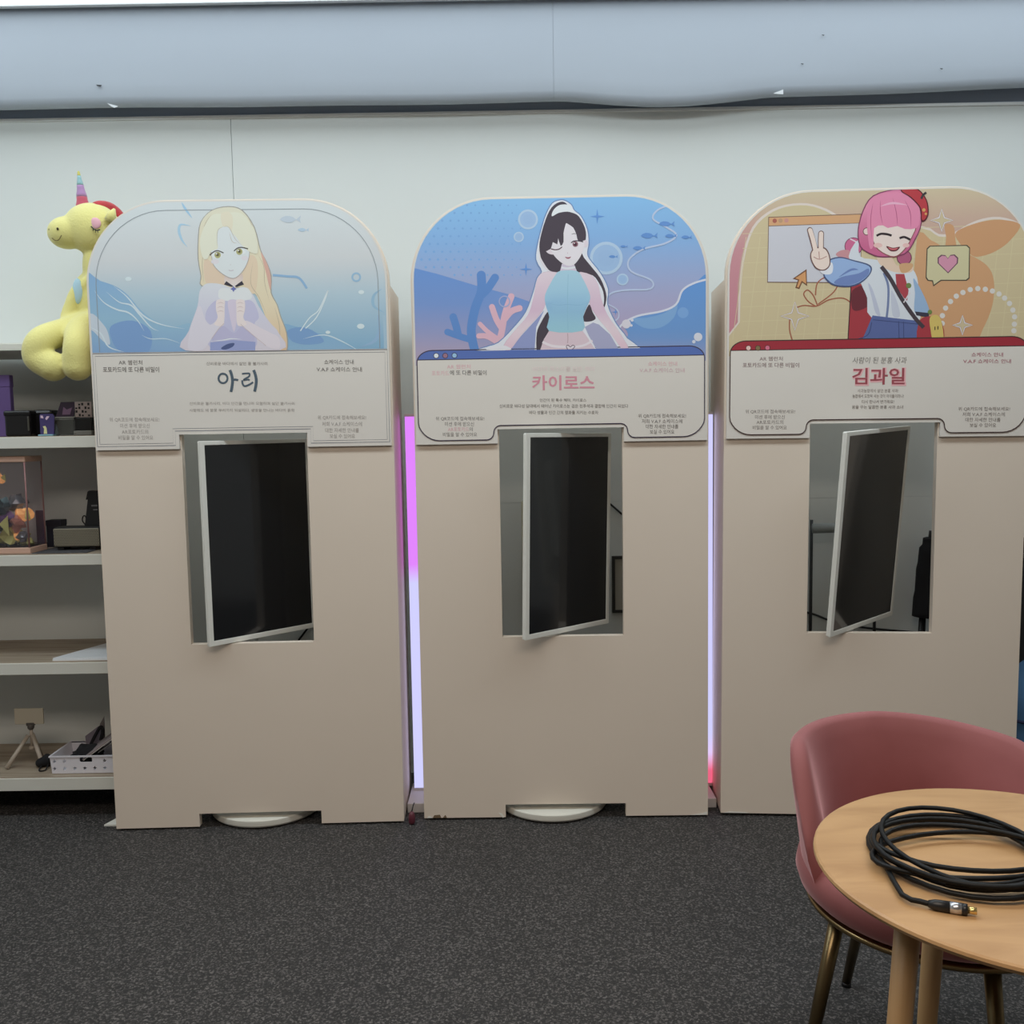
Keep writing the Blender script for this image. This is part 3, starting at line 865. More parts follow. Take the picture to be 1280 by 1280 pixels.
# ---- print of the third booth: orchard yellow, laughing woman with pink hair
def art_three(sign):
    K = Ink(2, (890, 220, 3.282), None, KA*0.96, pale=0.12)
    ZI = K.pt(680, 668)[1]
    K.region = art_region(ZI-0.05)
    zs = [K.pt(600, y)[1] for y in (40, 200, 700)]
    cs = [col(205, 190, 158, KA*0.96), col(200, 168, 152, KA*0.96), col(190, 148, 142, KA*0.96)]

    def bg(x, z):
        if z >= zs[0]: return cs[0]
        for a in range(2):
            if z >= zs[a+1]:
                t = (zs[a]-z)/(zs[a]-zs[a+1]); return tuple(p*(1-t)+q*t for p, q in zip(cs[a], cs[a+1]))
        return cs[2]
    K.fill(K.region, bg)
    K.grad([(60, 760), (60, 400), (75, 300), (120, 210), (200, 150), (150, 240), (120, 330), (105, 450), (100, 760)], [(150, (208, 176, 150)), (300, (204, 140, 148)), (700, (202, 124, 142))], smooth=False)
    inner = [(104, 760), (106, 600), (112, 440), (130, 310), (165, 210), (225, 150), (300, 118), (390, 112), (470, 135), (540, 175), (620, 205), (860, 205), (930, 238), (990, 232), (1050, 198), (1110, 175), (1180, 168), (1260, 192), (1330, 250), (1340, 760)]
    K.poly(inner, (222, 206, 196), n=3)
    K.poly([(112, 760), (114, 600), (120, 440), (138, 315), (172, 218), (230, 159), (302, 127), (390, 121), (466, 144), (536, 184), (618, 214), (858, 214), (930, 248), (992, 242), (1055, 208), (1112, 185), (1180, 178), (1254, 200), (1330, 262), (1340, 760)], (208, 189, 147), n=3)
    K.layer += 1
    for a in range(21):
        x = 110+a*58; K.stroke([(x+30, 190 if 200 < x < 520 or x > 1040 else 250), (x-25, 670)], 2.4, (214, 199, 156), smooth=False, up=False)
    K.layer += 1
    for b in range(8):
        y = 225+b*60; K.stroke([(125, y+12), (1300, y-28)], 2.4, (214, 199, 156), smooth=False, up=False)
    Or = (208, 152, 104)
    K.poly([(1000, 232), (1050, 205), (1120, 185), (1190, 180), (1264, 200), (1225, 262), (1170, 305), (1110, 328), (1065, 326), (1010, 268)], Or)
    K.poly([(955, 200), (990, 205), (998, 260), (1000, 300), (960, 295), (960, 250)], Or)
    K.poly([(840, 262), (900, 265), (950, 292), (1000, 300), (1070, 330), (1130, 370), (1156, 430), (1150, 530), (1110, 630), (1050, 720), (840, 720)], (210, 156, 108))
    K.layer += 1
    for x, y in ((944, 605), (945, 573), (958, 542), (978, 515), (1002, 493), (1029, 478), (1059, 466), (1090, 462), (1121, 465), (1150, 472), (1177, 484), (1200, 501), (1220, 523), (1234, 550), (1241, 578), (1240, 608), (1238, 635)):
        K.disc(x, y, 11, (216, 210, 204), n=12, up=False)
    K.layer += 1
    K.poly([(231, 168), (612, 155), (612, 440), (226, 438)], (122, 92, 76), smooth=False)
    K.poly([(234, 171), (610, 158), (610, 192), (233, 204)], (216, 162, 112), smooth=False)
    K.poly([(233, 207), (610, 194), (610, 436), (229, 434)], (203, 201, 210), smooth=False)
    for x, c in ((257, (176, 92, 76)), (281, (194, 150, 110)), (305, (206, 142, 132))): K.disc(x, 184-(x-257)*0.03, 9, c)
    K.poly([(388, 382), (330, 422), (352, 428), (341, 459), (358, 464), (370, 437), (390, 452)], (120, 76, 50), smooth=False)
    K.poly([(384, 391), (341, 420), (358, 425), (348, 455), (355, 458), (368, 430), (386, 443)], (216, 152, 92), smooth=False)
    Br = (168, 92, 66)
    K.stroke([(335, 690), (318, 630), (326, 560), (370, 532), (428, 534), (480, 508), (540, 502), (580, 530)], 5, Br)
    K.stroke([(424, 534), (395, 515), (376, 485), (392, 468), (415, 490), (432, 530)], 5, Br); K.stroke([(424, 490), (432, 440), (470, 415), (515, 430), (500, 475), (435, 526)], 5, Br)
    for x, y, r in ((340, 575, 58), (942, 182, 46), (1027, 612, 40)):
        K.poly(star4(x, y, r, 0.33), (206, 186, 146), smooth=False); K.stroke(star4(x, y, r, 0.33), 7, (130, 100, 100), smooth=False, closed=True); K.stroke(star4(x, y, r, 0.33), 5, (226, 216, 218), smooth=False, closed=True)
    K.poly([(892, 286), (1046, 283), (1058, 294), (1056, 420), (1044, 430), (940, 430), (908, 453), (902, 432), (884, 430), (876, 418), (880, 298)], (84, 76, 62), smooth=False)
    K.poly([(895, 290), (1043, 287), (1054, 297), (1052, 417), (1041, 426), (938, 426), (910, 446), (906, 428), (887, 426), (880, 415), (884, 301)], (206, 196, 152), smooth=False)
    heart = [(968, 400), (925, 358), (925, 335), (940, 323), (957, 325), (967, 338), (978, 324), (995, 322), (1010, 336), (1008, 358)]
    K.poly(heart, (110, 70, 90), smooth=False); K.poly([(967+(x-967)*0.88, 358+(y-358)*0.88) for x, y in heart], (212, 140, 166), smooth=False)
    # figure
    K.region = art_region(ZI-0.004)
    K.poly([(570, 452), (640, 436), (700, 560), (640, 700), (556, 700)], (172, 48, 60), smooth=False)
    K.stroke([(570, 452), (556, 700)], 4, (70, 44, 50), smooth=False)
    K.poly([(575, 470), (640, 450), (650, 520), (610, 550), (575, 545)], (112, 40, 52))
    K.disc(580, 289, 37, (120, 52, 86)); K.disc(580, 289, 34, (208, 96, 142)); K.stroke([(566, 258), (600, 275)], 5, (226, 210, 220), smooth=False)
    K.disc(788, 335, 31, (110, 48, 76)); K.disc(788, 335, 28, (180, 84, 122)); K.poly([(508, 325), (530, 305), (565, 308), (560, 345)], (204, 140, 146))
    K.poly([(600, 262), (606, 330), (680, 345), (760, 368), (820, 380), (845, 440), (832, 520), (846, 600), (655, 582), (636, 500), (610, 440), (600, 400), (560, 330)], (212, 216, 224), n=3)
    K.poly([(676, 318), (735, 335), (760, 368), (820, 368), (815, 395), (750, 395), (690, 365)], (226, 196, 172)); K.poly([(770, 362), (822, 360), (812, 388), (778, 398)], (210, 160, 112))
    K.poly([(752, 402), (788, 402), (806, 470), (800, 512), (786, 500), (756, 452)], (178, 58, 70), smooth=False)
    K.poly([(640, 440), (655, 500), (670, 560), (690, 570), (660, 470)], (188, 192, 212)); K.poly([(735, 470), (760, 520), (770, 575), (740, 570)], (194, 198, 214))
    K.stroke([(704, 398), (722, 450), (722, 520), (716, 580)], 9, (112, 126, 168))
    K.poly([(658, 572), (720, 580), (846, 594), (848, 700), (602, 700), (630, 640)], (86, 102, 160), smooth=False)
    K.stroke([(660, 590), (846, 608)], 3, (58, 70, 120), smooth=False); K.stroke([(765, 596), (768, 690)], 3, (60, 72, 122), smooth=False); K.stroke([(785, 598), (787, 690)], 3, (60, 72, 122), smooth=False); K.stroke([(655, 600), (640, 650), (600, 668)], 3, (60, 72, 122))
    K.poly([(826, 420), (858, 470), (888, 540), (886, 566), (832, 560), (832, 480)], (146, 176, 212)); K.poly([(832, 556), (888, 562), (890, 580), (838, 572)], (60, 58, 74), smooth=False)
    K.poly([(852, 592), (905, 576), (940, 596), (946, 672), (846, 680)], (172, 48, 60)); K.poly([(893, 582), (920, 570), (940, 596), (948, 672), (908, 676), (896, 630)], (216, 188, 92))
    K.stroke([(914, 618), (914, 632)], 4, (70, 60, 40), smooth=False); K.stroke([(926, 616), (926, 630)], 4, (70, 60, 40), smooth=False); K.disc(893, 558, 9, (112, 140, 66))
    K.stroke([(694, 372), (730, 420), (775, 500), (830, 580), (868, 622)], 16, (72, 60, 68)); K.disc(806, 450, 11, (112, 136, 70)); K.stroke([(785, 520), (812, 478)], 5, (216, 208, 212), smooth=False)
    K.poly([(456, 395), (470, 350), (520, 332), (580, 345), (648, 366), (650, 400), (610, 440), (560, 456), (500, 450), (465, 425)], (70, 84, 128)); K.poly([(460, 395), (474, 354), (522, 337), (580, 350), (643, 370), (645, 400), (608, 434), (560, 450), (502, 444), (470, 421)], (146, 176, 222))
    K.poly([(500, 440), (530, 415), (600, 400), (640, 380), (640, 405), (600, 436), (550, 450)], (108, 132, 190)); K.stroke([(520, 415), (570, 385), (600, 385)], 9, (104, 128, 188), taper=True)
    K.poly([(443, 388), (485, 355), (496, 370), (490, 400), (462, 404)], (224, 224, 232))
    Sk = (236, 212, 200); Ln = (110, 70, 66)
    for p in ([(424, 308), (412, 262), (401, 222)], [(446, 300), (446, 268), (447, 236)]):
        K.stroke(p, 23, Ln, smooth=False); K.disc(*p[-1], 11.5, Ln)
    K.poly([(402, 325), (418, 296), (462, 294), (482, 325), (484, 366), (462, 388), (432, 384), (412, 362)], Ln)
    for p in ([(426, 312), (414, 262), (402, 223)], [(446, 306), (446, 268), (447, 237)]):
        K.stroke(p, 18, Sk, smooth=False); K.disc(*p[-1], 9, Sk)
    K.poly([(406, 325), (421, 300), (460, 299), (478, 327), (480, 364), (460, 384), (434, 380), (416, 360)], Sk); K.stroke([(416, 332), (440, 342), (470, 330)], 3, (186, 130, 120)); K.stroke([(438, 310), (440, 340)], 3, (186, 130, 120))
    K.poly([(745, 55), (660, 80), (618, 140), (597, 222), (606, 290), (650, 322), (700, 335), (790, 322), (834, 262), (860, 190), (846, 108), (795, 62)], (130, 56, 92), n=3)
    K.grad([(745, 59), (662, 84), (622, 142), (601, 222), (610, 288), (652, 318), (700, 330), (788, 318), (830, 260), (856, 190), (842, 110), (793, 66)], [(60, (216, 108, 152)), (140, (230, 136, 172)), (300, (204, 92, 138))], n=3)
    K.disc(634, 228, 16, Ln); K.disc(634, 228, 13, (232, 206, 198))
    K.poly([(655, 205), (656, 262), (682, 306), (745, 335), (790, 304), (822, 250), (834, 200), (760, 150), (680, 160)], (150, 84, 84)); K.poly([(658, 205), (660, 260), (685, 303), (745, 330), (787, 301), (818, 250), (830, 200), (760, 150), (680, 160)], (234, 212, 204))
    K.disc(680, 285, 18, (232, 186, 180), rz=10); K.disc(795, 285, 14, (232, 186, 180), rz=9)
    K.poly([(655, 92), (635, 180), (640, 260), (648, 300), (662, 285), (664, 215), (700, 203), (720, 214), (760, 206), (790, 218), (838, 214), (850, 180), (838, 105), (760, 66)], (228, 130, 168), n=2)
    for p in ([(690, 100), (690, 150), (700, 203)], [(740, 90), (755, 150), (760, 206)], [(790, 100), (812, 150), (815, 214)], [(660, 110), (650, 180), (655, 260)]): K.stroke(p, 3, (188, 84, 126), taper=True)
    K.stroke([(690, 125), (740, 112), (800, 120)], 9, (240, 172, 198), taper=True)
    K.stroke([(674, 246), (692, 238), (715, 239), (736, 245)], 9, (52, 38, 44)); K.stroke([(768, 256), (788, 251), (812, 262)], 9, (52, 38, 44))
    K.poly([(714, 288), (742, 295), (770, 291), (756, 308), (730, 308)], (100, 30, 44)); K.poly([(722, 293), (742, 298), (762, 295), (752, 304), (732, 303)], (206, 96, 104))
    K.poly([(773, 62), (798, 44), (845, 54), (880, 98), (888, 150), (876, 182), (856, 184), (852, 135), (815, 92)], (90, 24, 34)); K.poly([(778, 62), (800, 49), (843, 58), (876, 100), (883, 150), (873, 177), (860, 178), (856, 132), (818, 88)], (190, 42, 54))
    K.stroke([(858, 95), (864, 80), (878, 68)], 9, (56, 54, 56)); K.disc(868, 140, 7, (214, 160, 80)); K.disc(876, 156, 5, (214, 160, 80))
    K.build('printed_artwork', sign, 'printed illustration of a laughing person with pink hair and a red beret before orchard shapes')
    T = Ink(2, (890, 220, 3.282), None, KI, y0=-0.0142)
    info_window(T, 2, ZI, (158, 48, 60), (66, 48, 48), ((149, 706, (226, 190, 182)), (188, 706, (128, 108, 76)), (227, 705, (206, 110, 134))))
    D = (110, 78, 80); R_ = (158, 92, 104); G = (108, 96, 92)
    side_texts(T, [('AR 웹런처', 242, 750, 95, 18, D), ('포토카드에 또 다른 비밀이', 241, 776, 232, 20, D, 0.006), ('위 QR코드에 접속해보세요!', 238, 967, 204, 17, G), ('미션 후에 받으신', 237, 989, 122, 17, G), ('AR포토카드의', 237, 1010, 110, 17, G), ('비밀을 알 수 있어요', 236, 1032, 140, 17, G)],
               [('쇼케이스 안내', 1128, 733, 130, 18, R_, 0.008), ('V.A.F 쇼케이스 안내', 1127, 760, 196, 18, R_, 0.008), ('위 QR카드에 접속해보세요!', 1115, 956, 212, 17, G), ('저희 V.A.F 쇼케이스에', 1113, 978, 174, 17, G), ('대한 자세한 안내를', 1110, 1000, 144, 17, G), ('보실 수 있어요', 1110, 1022, 108, 17, G)])
    T.text('사람이 된 분홍 사과', 687, 756, 222, 27, (118, 112, 108), 0, 0.12)
    T.text('김과일', 684, 824, 224, 76, (222, 170, 174), 0.06); T.text('김과일', 682, 822, 216, 68, (152, 76, 84), 0.018)
    T.text('사과농장에서 살던 분홍 사과!', 680, 881, 168, 15, (138, 126, 122))
    T.text('농장에서 도망쳐 사는 것이 아이돌이라니!', 680, 903, 210, 15, G)
    T.text('다시 만나서 반가워요!', 680, 926, 132, 15, G)
    T.text('꿈을 꾸는 달콤한 분홍 사과 소녀', 678, 948, 210, 15, G)
    T.build('printed_lettering', sign)


def board_outline(h, top_r, zt, zb):
    return [(-h, zb), (h, zb)]+arc(h-top_r, zt-top_r, top_r, 0, 90, 16)+arc(-h+top_r, zt-top_r, top_r, 90, 180, 16)


def booth(i, label):
    x, y, a, l = BOOTH[i]
    t = empty('display_booth', (x, y, 0), (0, l, a), label, 'display booth', 'white display booths in a row')
    zb = 0.008; nw = 0.212; nz = 0.054
    outer = [(-0.5, zb), (-nw, zb), (-nw, nz), (nw, nz), (nw, zb), (0.5, zb)]+arc(0.5-RC, ZT-RC, RC, 0, 90, 16)+arc(-0.5+RC, ZT-RC, RC, 90, 180, 16)
    hole = [(WL, WB), (WL, WT+0.01), (WR, WT+0.01), (WR, WB)]
    extrude_outline('front_panel', [outer, hole], 0.0, 0.028, WHITE, t)
    for s in (-1, 1):
        p = extrude_outline('side_panel', [[(0.028, zb), (0.33, zb), (0.33, 1.862), (0.028, 1.862)]], 0, 0.016, WHITE, t)
        # the outline's x runs along the booth's depth
        p.data.transform(Matrix(((0, 1, 0, s*0.5-(0.016 if s > 0 else 0)), (1, 0, 0, 0), (0, 0, 1, 0), (0, 0, 0, 1))))
        p.data.flip_normals()
    box('stretcher', (-0.484, 0.30, 1.80), (0.484, 0.318, 1.86), WHITE, t)
    # sign: one foam board with a step over the window
    h = 0.494
    P = [(-h, ZS), (NL, ZS), (NL, NT), (NR, NT), (NR, ZS), (h, ZS)]+arc(h-RC+0.006, ZT-0.005-RC+0.006, RC-0.006, 0, 90, 16)+arc(-h+RC-0.006, ZT-0.005-RC+0.006, RC-0.006, 90, 180, 16)
    sg = extrude_outline('sign_board', [P], -0.012, -0.0002, SIGNW, t)
    (art_one, art_two, art_three)[i](sg)
    return t


B1 = booth(0, 'white display booth with pale blue sea sign of long blonde hair, beside the open shelf')
B2 = booth(1, 'white display booth with bright blue sea and coral sign, between the two light bars')
B3 = booth(2, 'white display booth with orange yellow orchard sign and red title bar, behind the pink chair')


# chipped paint along the bottom edges of the middle booth
def chip(t, xs, zs, m):
    P = [(a, b) for a, b in zip(xs, zs)]
    return extrude_outline('chipped_edge', [P], -0.0006, 0.0, m, t)


cm = mat('raw_board', (120, 100, 76), 0.8); cw = mat('chip_white', (240, 238, 230), 0.5)
chip(B2, (-0.47, -0.44, -0.445, -0.465), (0.0085, 0.0085, 0.020, 0.018), cm)
chip(B2, (-0.435, -0.42, -0.425), (0.0085, 0.0085, 0.019), cm)
chip(B2, (-0.49, -0.472, -0.474, -0.485), (0.0085, 0.0085, 0.013, 0.016), cw)
chip(B2, (-0.222, -0.216, -0.226, -0.238), (0.006, 0.010, 0.022, 0.026), cw)
chip(B2, (0.44, 0.498, 0.498, 0.47), (0.0085, 0.0085, 0.020, 0.013), cw)
chip(B3, (-0.49, -0.40, -0.41, -0.47), (0.0085, 0.0085, 0.012, 0.014), cw)

# ------------------------------------------------------------------ turntables and monitors
MONW = mat('monitor_white', (226, 226, 220), 0.35)
SCREEN = mat('screen_glass', (26, 27, 30), 0.12, coat=0.5)
TURN = mat('turntable_white', (228, 226, 216), 0.4)
for x, y, lb in ((-0.915, 3.372, 'round white turntable peeking out under the blonde hair booth beside the shelf'), (0.132, 3.377, 'round white turntable peeking out under the middle booth with the coral sign'), (1.235, 3.36, 'round white turntable under the booth with the orchard sign, behind the pink chair')):
    r = 0.200
    t = empty('turntable', (x, y, 0), label=lb, cat='turntable', group='turntables under the booths')
    o = lathe('base', [(0.14, 0), (r-0.02, 0.0), (r-0.014, 0.003), (r-0.014, 0.004)], BLACK, t, 64)
    o = lathe('platter', [(r-0.03, 0.0042), (r-0.006, 0.006), (r-0.001, 0.012), (r, 0.022), (r, 0.030), (r-0.002, 0.033), (0.0, 0.0335)], TURN, t, 72)
    auto_smooth(o, 0.5)

MON = [(-0.880, 3.283, 1.004, 0.775, 0.004, -0.001), (0.200, 3.260, 1.009, 0.743, -0.012, 0.018), (1.237, 3.233, 1.008, 0.710, 0.040, 0.099)]
MW, MH = 0.42, 0.694


def monitor(k, q, tx, ty, label):
    x, y, z, yaw, lean, tilt = q
    t = empty('monitor', (x, y, 0), label=label, cat='monitor', group='portrait monitors in the booth windows')
    M = Matrix.Translation((0, 0, z)) @ Matrix.Rotation(yaw, 4, 'Z') @ Matrix.Rotation(tilt, 4, 'X') @ Matrix.Rotation(-lean, 4, 'Y')
    w2, h2 = MW/2, MH/2
    box('housing', (-w2, 0.004, -h2), (w2, 0.018, h2), MONW, t, 0.004, M)
    bl, bt, bb, br = 0.018, 0.014, 0.018, 0.016
    bm = bmesh.new()
    add_box(bm, (-w2, 0, -h2), (-w2+bl, 0.006, h2), 0.0015, M); add_box(bm, (w2-br, 0, -h2), (w2, 0.006, h2), 0.0015, M)
    add_box(bm, (-w2+bl-0.002, 0, h2-bt), (w2-br+0.002, 0.006, h2), 0.0015, M); add_box(bm, (-w2+bl-0.002, 0, -h2), (w2-br+0.002, 0.006, -h2+bb), 0.0015, M)
    from_bm('bezel', bm, MONW, t)
    box('screen', (-w2+bl, 0.0015, -h2+bb), (w2-br, 0.004, h2-bt), SCREEN, t, 0, M)
    box('back_housing', (-w2+0.06, 0.018, -h2+0.12), (w2-0.06, 0.050, h2-0.15), MONW, t, 0.008, M)
    back = M @ Vector((0, 0.05, 0)); px = Vector((tx-x, ty-y))
    foot = Vector((tx-x, ty-y, 0.0335))
    pz = Vector((back.x*1.6, back.y*1.6, back.z))
    tube('stand_arm', [back-(M.to_3x3() @ Vector((0, 0.004, 0))), pz], 0.016, MONW, t, 12)
    tube('stand_pole', [(pz.x, pz.y, 0.05), (pz.x, pz.y, pz.z+0.02)], 0.017, MONW, t, 16)
    lathe('stand_base', [(0.042, 0.034), (0.043, 0.040), (0.040, 0.048), (0.02, 0.052), (0.0, 0.052)], MONW, t, 40, (pz.x, pz.y, 0))
    return t


monitor(0, MON[0], -0.945, 3.395, 'white framed portrait monitor nearly filling the window of the booth beside the shelf')
monitor(1, MON[1], 0.163, 3.40, 'white framed portrait monitor turned sideways in the window of the coral sign booth')
monitor(2, MON[2], 1.235, 3.42, 'white framed portrait monitor tilted forward in the window of the orchard sign booth')

# ------------------------------------------------------------------ light bars in the gaps
LAV = tuple(s2l(v/255) for v in (205, 205, 255)); PUR = tuple(s2l(v/255) for v in (222, 128, 255)); RED = tuple(s2l(v/255) for v in (236, 96, 130)); LIL = tuple(s2l(v/255) for v in (224, 200, 250))


def light_bar(xa, xb, stops, label, z0=0.046, z1=1.424, bx=None):
    t = empty('light_bar', ((xa+xb)/2, 3.44, 0), label=label, cat='light bar', group='light bars in the gaps between booths')
    h = (xb-xa)/2
    g = glow_mat('led_glow', stops, z0, z1, 1.0)
    box('diffuser', (-h+0.002, -0.020, z0), (h-0.001, 0.012, z1), g, t)
    box('housing', (-h, -0.018, 0.034), (h, 0.03, z0), mat('bar_white', (214, 208, 206), 0.5), t)
    box('backing', (-h, 0.012, z0), (h, 0.03, z1), mat('bar_white'), t)
    box('end_cap', (-h, -0.022, z1), (h, 0.03, z1+0.010), mat('bar_white'), t, 0.002)
    box('foot_plate', (bx[0]-(xa+xb)/2, -0.14, 0), (bx[1]-(xa+xb)/2, 0.06, 0.034), mat('bar_white'), t, 0.002)
    return t


light_bar(-0.383, -0.3305, [(0.0, LAV), (0.56, LAV), (0.61, PUR), (1.0, PUR)], 'glowing light bar, purple above and lavender below, in the gap beside the blonde hair booth', bx=(-0.395, -0.333))
light_bar(0.690, 0.7310, [(0.0, RED), (0.035, RED), (0.085, LIL), (0.14, LAV), (1.0, LAV)], 'glowing lavender light bar with a red foot, between the coral sign and orchard sign booths', z1=1.414, bx=(0.682, 0.720))
pl = empty('cable_plug', at(514.5, 1013, 3.20), (0, 0, 0), 'small dark red plug hanging at the floor beside the purple light bar', 'plug')
o = lathe('plug_body', [(0.004, 0.02), (0.010, 0.012), (0.012, 0.0), (0.011, -0.018), (0.008, -0.024), (0.0, -0.024)], mat('dark_red_plastic', (96, 44, 56), 0.4), pl, 16)
tube('cord', [(0, 0, 0.018), (0.004, 0.02, 0.035), (0.004, 0.05, 0.03), (0.0, 0.09, 0.014)], 0.0022, BLACK, pl, 8)
pl.location.z = 0.026

# white sheet lying under the first booth
brd = extrude_outline('floor_sheet', [[(0, 0), (0.16, 0), (0.16, 0.25), (0.09, 0.25)]], 0, 0.006, mat('sheet_white', (232, 232, 226), 0.5))
brd.data.transform(Matrix(((1, 0, 0, 0), (0, 0, 1, 0), (0, 1, 0, 0), (0, 0, 0, 1))))
bm = bmesh.new(); bm.from_mesh(brd.data); bmesh.ops.recalc_face_normals(bm, faces=bm.faces); bm.to_mesh(brd.data); bm.free()
brd.location = (at(129, 1027, 3.22).x, 3.225, 0.0005)
tag(brd, 'pale floor sheet poking out under the left side of the blonde hair booth', 'sheet')

# ------------------------------------------------------------------ things on the wall behind the booths
bd = box('leaning_board', (0.036, 3.60, 0.0), (0.16, 3.63, 1.098), mat('cream_board', (206, 202, 180), 0.6), bev=0.004)
tag(bd, 'tall cream board standing at the wall behind the coral sign booth, seen through its window', 'board')
fr = empty('picture_frame', (0.445, 3.694, 0.76), label='dark framed pale picture on the wall seen through the coral booth window', cat='picture frame')
bm = bmesh.new()
fz0, fz1, fx0, fx1 = -0.118, 0.108, -0.055, 0.16
add_box(bm, (fx0, -0.012, fz0), (fx0+0.012, 0.005, fz1)); add_box(bm, (fx1-0.012, -0.012, fz0), (fx1, 0.005, fz1)); add_box(bm, (fx0+0.012, -0.012, fz1-0.012), (fx1-0.012, 0.005, fz1)); add_box(bm, (fx0+0.012, -0.012, fz0), (fx1-0.012, 0.005, fz0+0.012))
from_bm('frame', bm, mat('frame_dark', (52, 52, 50), 0.4), fr)
box('picture', (fx0+0.012, -0.004, fz0+0.012), (fx1-0.012, 0.005, fz1-0.012), mat('picture_pale', (176, 172, 160), 0.6), fr)
c1 = tube('wall_cable', [at(752, 622, 3.694), at(764, 631, 3.694), at(779, 644, 3.694), at(800, 668, 3.694)], 0.004, BLACK)
tag(c1, 'short black cable on the wall above the dark picture frame', 'cable')
c2 = tube('wall_cable', spline([at(1000, 764, 3.694), at(1018, 768, 3.694), at(1045, 778, 3.694), at(1085, 785, 3.694), at(1140, 790, 3.694), at(1180, 793, 3.694)], 6), 0.0042, BLACK)
tag(c2, 'long black cable running low on the wall seen through the orchard booth window', 'cable')
c3 = tube('wall_cable', [at(372, 802, 3.694), at(384, 786, 3.694), at(396, 772, 3.694)], 0.004, BLACK)
tag(c3, 'black cable behind the lowest corner of the blonde booth monitor', 'cable')
st = empty('roll_stand', (at(1016, 700, 3.62).x, 3.62, 0), label='grey paper roll held up on a slim black stand, behind the orchard sign booth', cat='roll stand')
zr = at(1030, 660, 3.62).z
tube('pole', [(0, 0.02, 0.01), (0, 0.02, zr+0.03)], 0.006, BLACK, st)
tube('paper_roll', [(-0.004, -0.01, zr), (0.26, -0.01, zr+0.003)], 0.019, mat('grey_roll', (150, 156, 156), 0.5), st, 18)
tube('pole', [(0.25, 0.02, 0.01), (0.25, 0.02, zr+0.03)], 0.006, BLACK, st)
box('foot', (-0.03, -0.02, 0), (0.03, 0.06, 0.012), BLACK, st); box('foot', (0.22, -0.02, 0), (0.28, 0.06, 0.012), BLACK, st)
px0 = at(1158, 740, 3.6)
tr = empty('folded_tripod', (px0.x+0.015, 3.62, 0), label='black folded tripod in a soft sleeve leaning behind the orchard sign booth', cat='tripod')
tube('sleeve', spline([(-0.01, 0.0, 0.62), (-0.005, 0.0, 0.72), (0.0, 0, 0.83), (0.006, 0, 0.90), (0.008, 0, 0.93)], 4), [0.048]*4+[0.044]*4+[0.040]*4+[0.030]*4+[0.018], mat('black_fabric', (26, 26, 30), 0.9), tr, 14)
for dx, dy in ((-0.05, -0.03), (0.05, -0.03), (0.0, 0.04)):
    tube('leg', [(-0.01+dx*0.3, dy*0.3, 0.66), (dx*1.4, dy*1.2, 0.008)], [0.010, 0.007], BLACK, tr, 8)
tube('head', [(0.008, 0, 0.92), (0.012, 0, 0.955)], 0.012, BLACK, tr, 10)

# ------------------------------------------------------------------ shelving unit
SZ = [1.698, 1.376, 0.961, 0.574, 0.153]
TH = [0.026, 0.042, 0.040, 0.044, 0.048]
SY0, SY1, SX0, SX1 = 3.30, 3.685, -2.85, -1.41
su = empty('shelving_unit', (SX1, SY0, 0), label='open white shelving unit with wood lined shelves at the wall beside the booths', cat='shelving unit')
ld, hd = SX0-SX1, SY1-SY0
for k, (z, th) in enumerate(zip(SZ, TH)):
    sh = box('shelf', (ld, 0, z-th), (-0.018, hd, z-0.002), SHELFW, su, 0.0015)
    box('shelf_lining', (ld+0.002, 0.004 if k else 0.002, z-0.002), (-0.019, hd-0.001, z), SHELFW if k == 0 else WOODY, sh)
for xx in (ld-0.018, -0.018):
    box('upright', (xx, 0, 0), (xx+0.018, hd, SZ[0]-0.001), SHELFW, su, 0.0015)


def X(u, v, Y): return at(u, v, Y).x


# shelf two
def item(name, u, z, Y, label, cat, rz=0, v=None, group=None):
    return empty(name, (X(u, v or 530, Y), Y, z), (0, 0, rz), label, cat, group)


Z2 = SZ[1]
t = item('storage_box', -10, Z2, 3.42, 'tall purple box on the second shelf at the frame edge', 'box')
hx = X(13, 500, 3.375)-t.location.x
box('body', (-0.16, -0.045, 0), (hx, -0.02, 0.215), mat('purple_card', (84, 66, 112), 0.5, k=1.5), t, 0.003)
box('lid', (-0.162, -0.0465, 0.175), (hx+0.0015, -0.0185, 0.2185), mat('purple_card'), t, 0.003)
t.rotation_euler = (0, 0, 0)
t = item('camera_case', 32, Z2, 3.42, 'black glossy case between the purple box and the photo charm', 'case')
box('body', (-0.05, -0.05, 0), (0.043, 0.06, 0.088), mat('black_gloss', (30, 30, 32), 0.25), t, 0.008)
box('clasp', (0.034, -0.054, 0.02), (0.040, -0.049, 0.07), mat('dark_steel', (110, 110, 104), 0.3, metal=0.8), t, 0.001)
box('lid', (-0.052, -0.052, 0.072), (0.045, 0.062, 0.092), mat('black_gloss'), t, 0.006)
t = item('lens_case', 60, Z2, 3.44, 'black rounded case standing behind the photo charm', 'case')
box('body', (-0.045, -0.03, 0), (0.03, 0.04, 0.092), mat('black_gloss'), t, 0.012)
box('lid', (-0.046, -0.031, 0.07), (0.031, 0.041, 0.094), mat('black_gloss'), t, 0.010)
t = item('photo_charm', 58, Z2, 3.36, 'small blue purple acrylic photo charm on a pale blue foot', 'photo charm')
box('foot', (-0.026, -0.014, 0), (0.028, 0.014, 0.006), mat('pale_blue_acrylic', (140, 190, 210), 0.3), t, 0.002)
extrude_outline('plate', [[(-0.022, 0.006), (0.026, 0.006), (0.030, 0.07), (0.024, 0.078), (-0.018, 0.078), (-0.022, 0.072)]], -0.002, 0.002, mat('charm_violet', (66, 60, 104), 0.2, k=1.6), t)
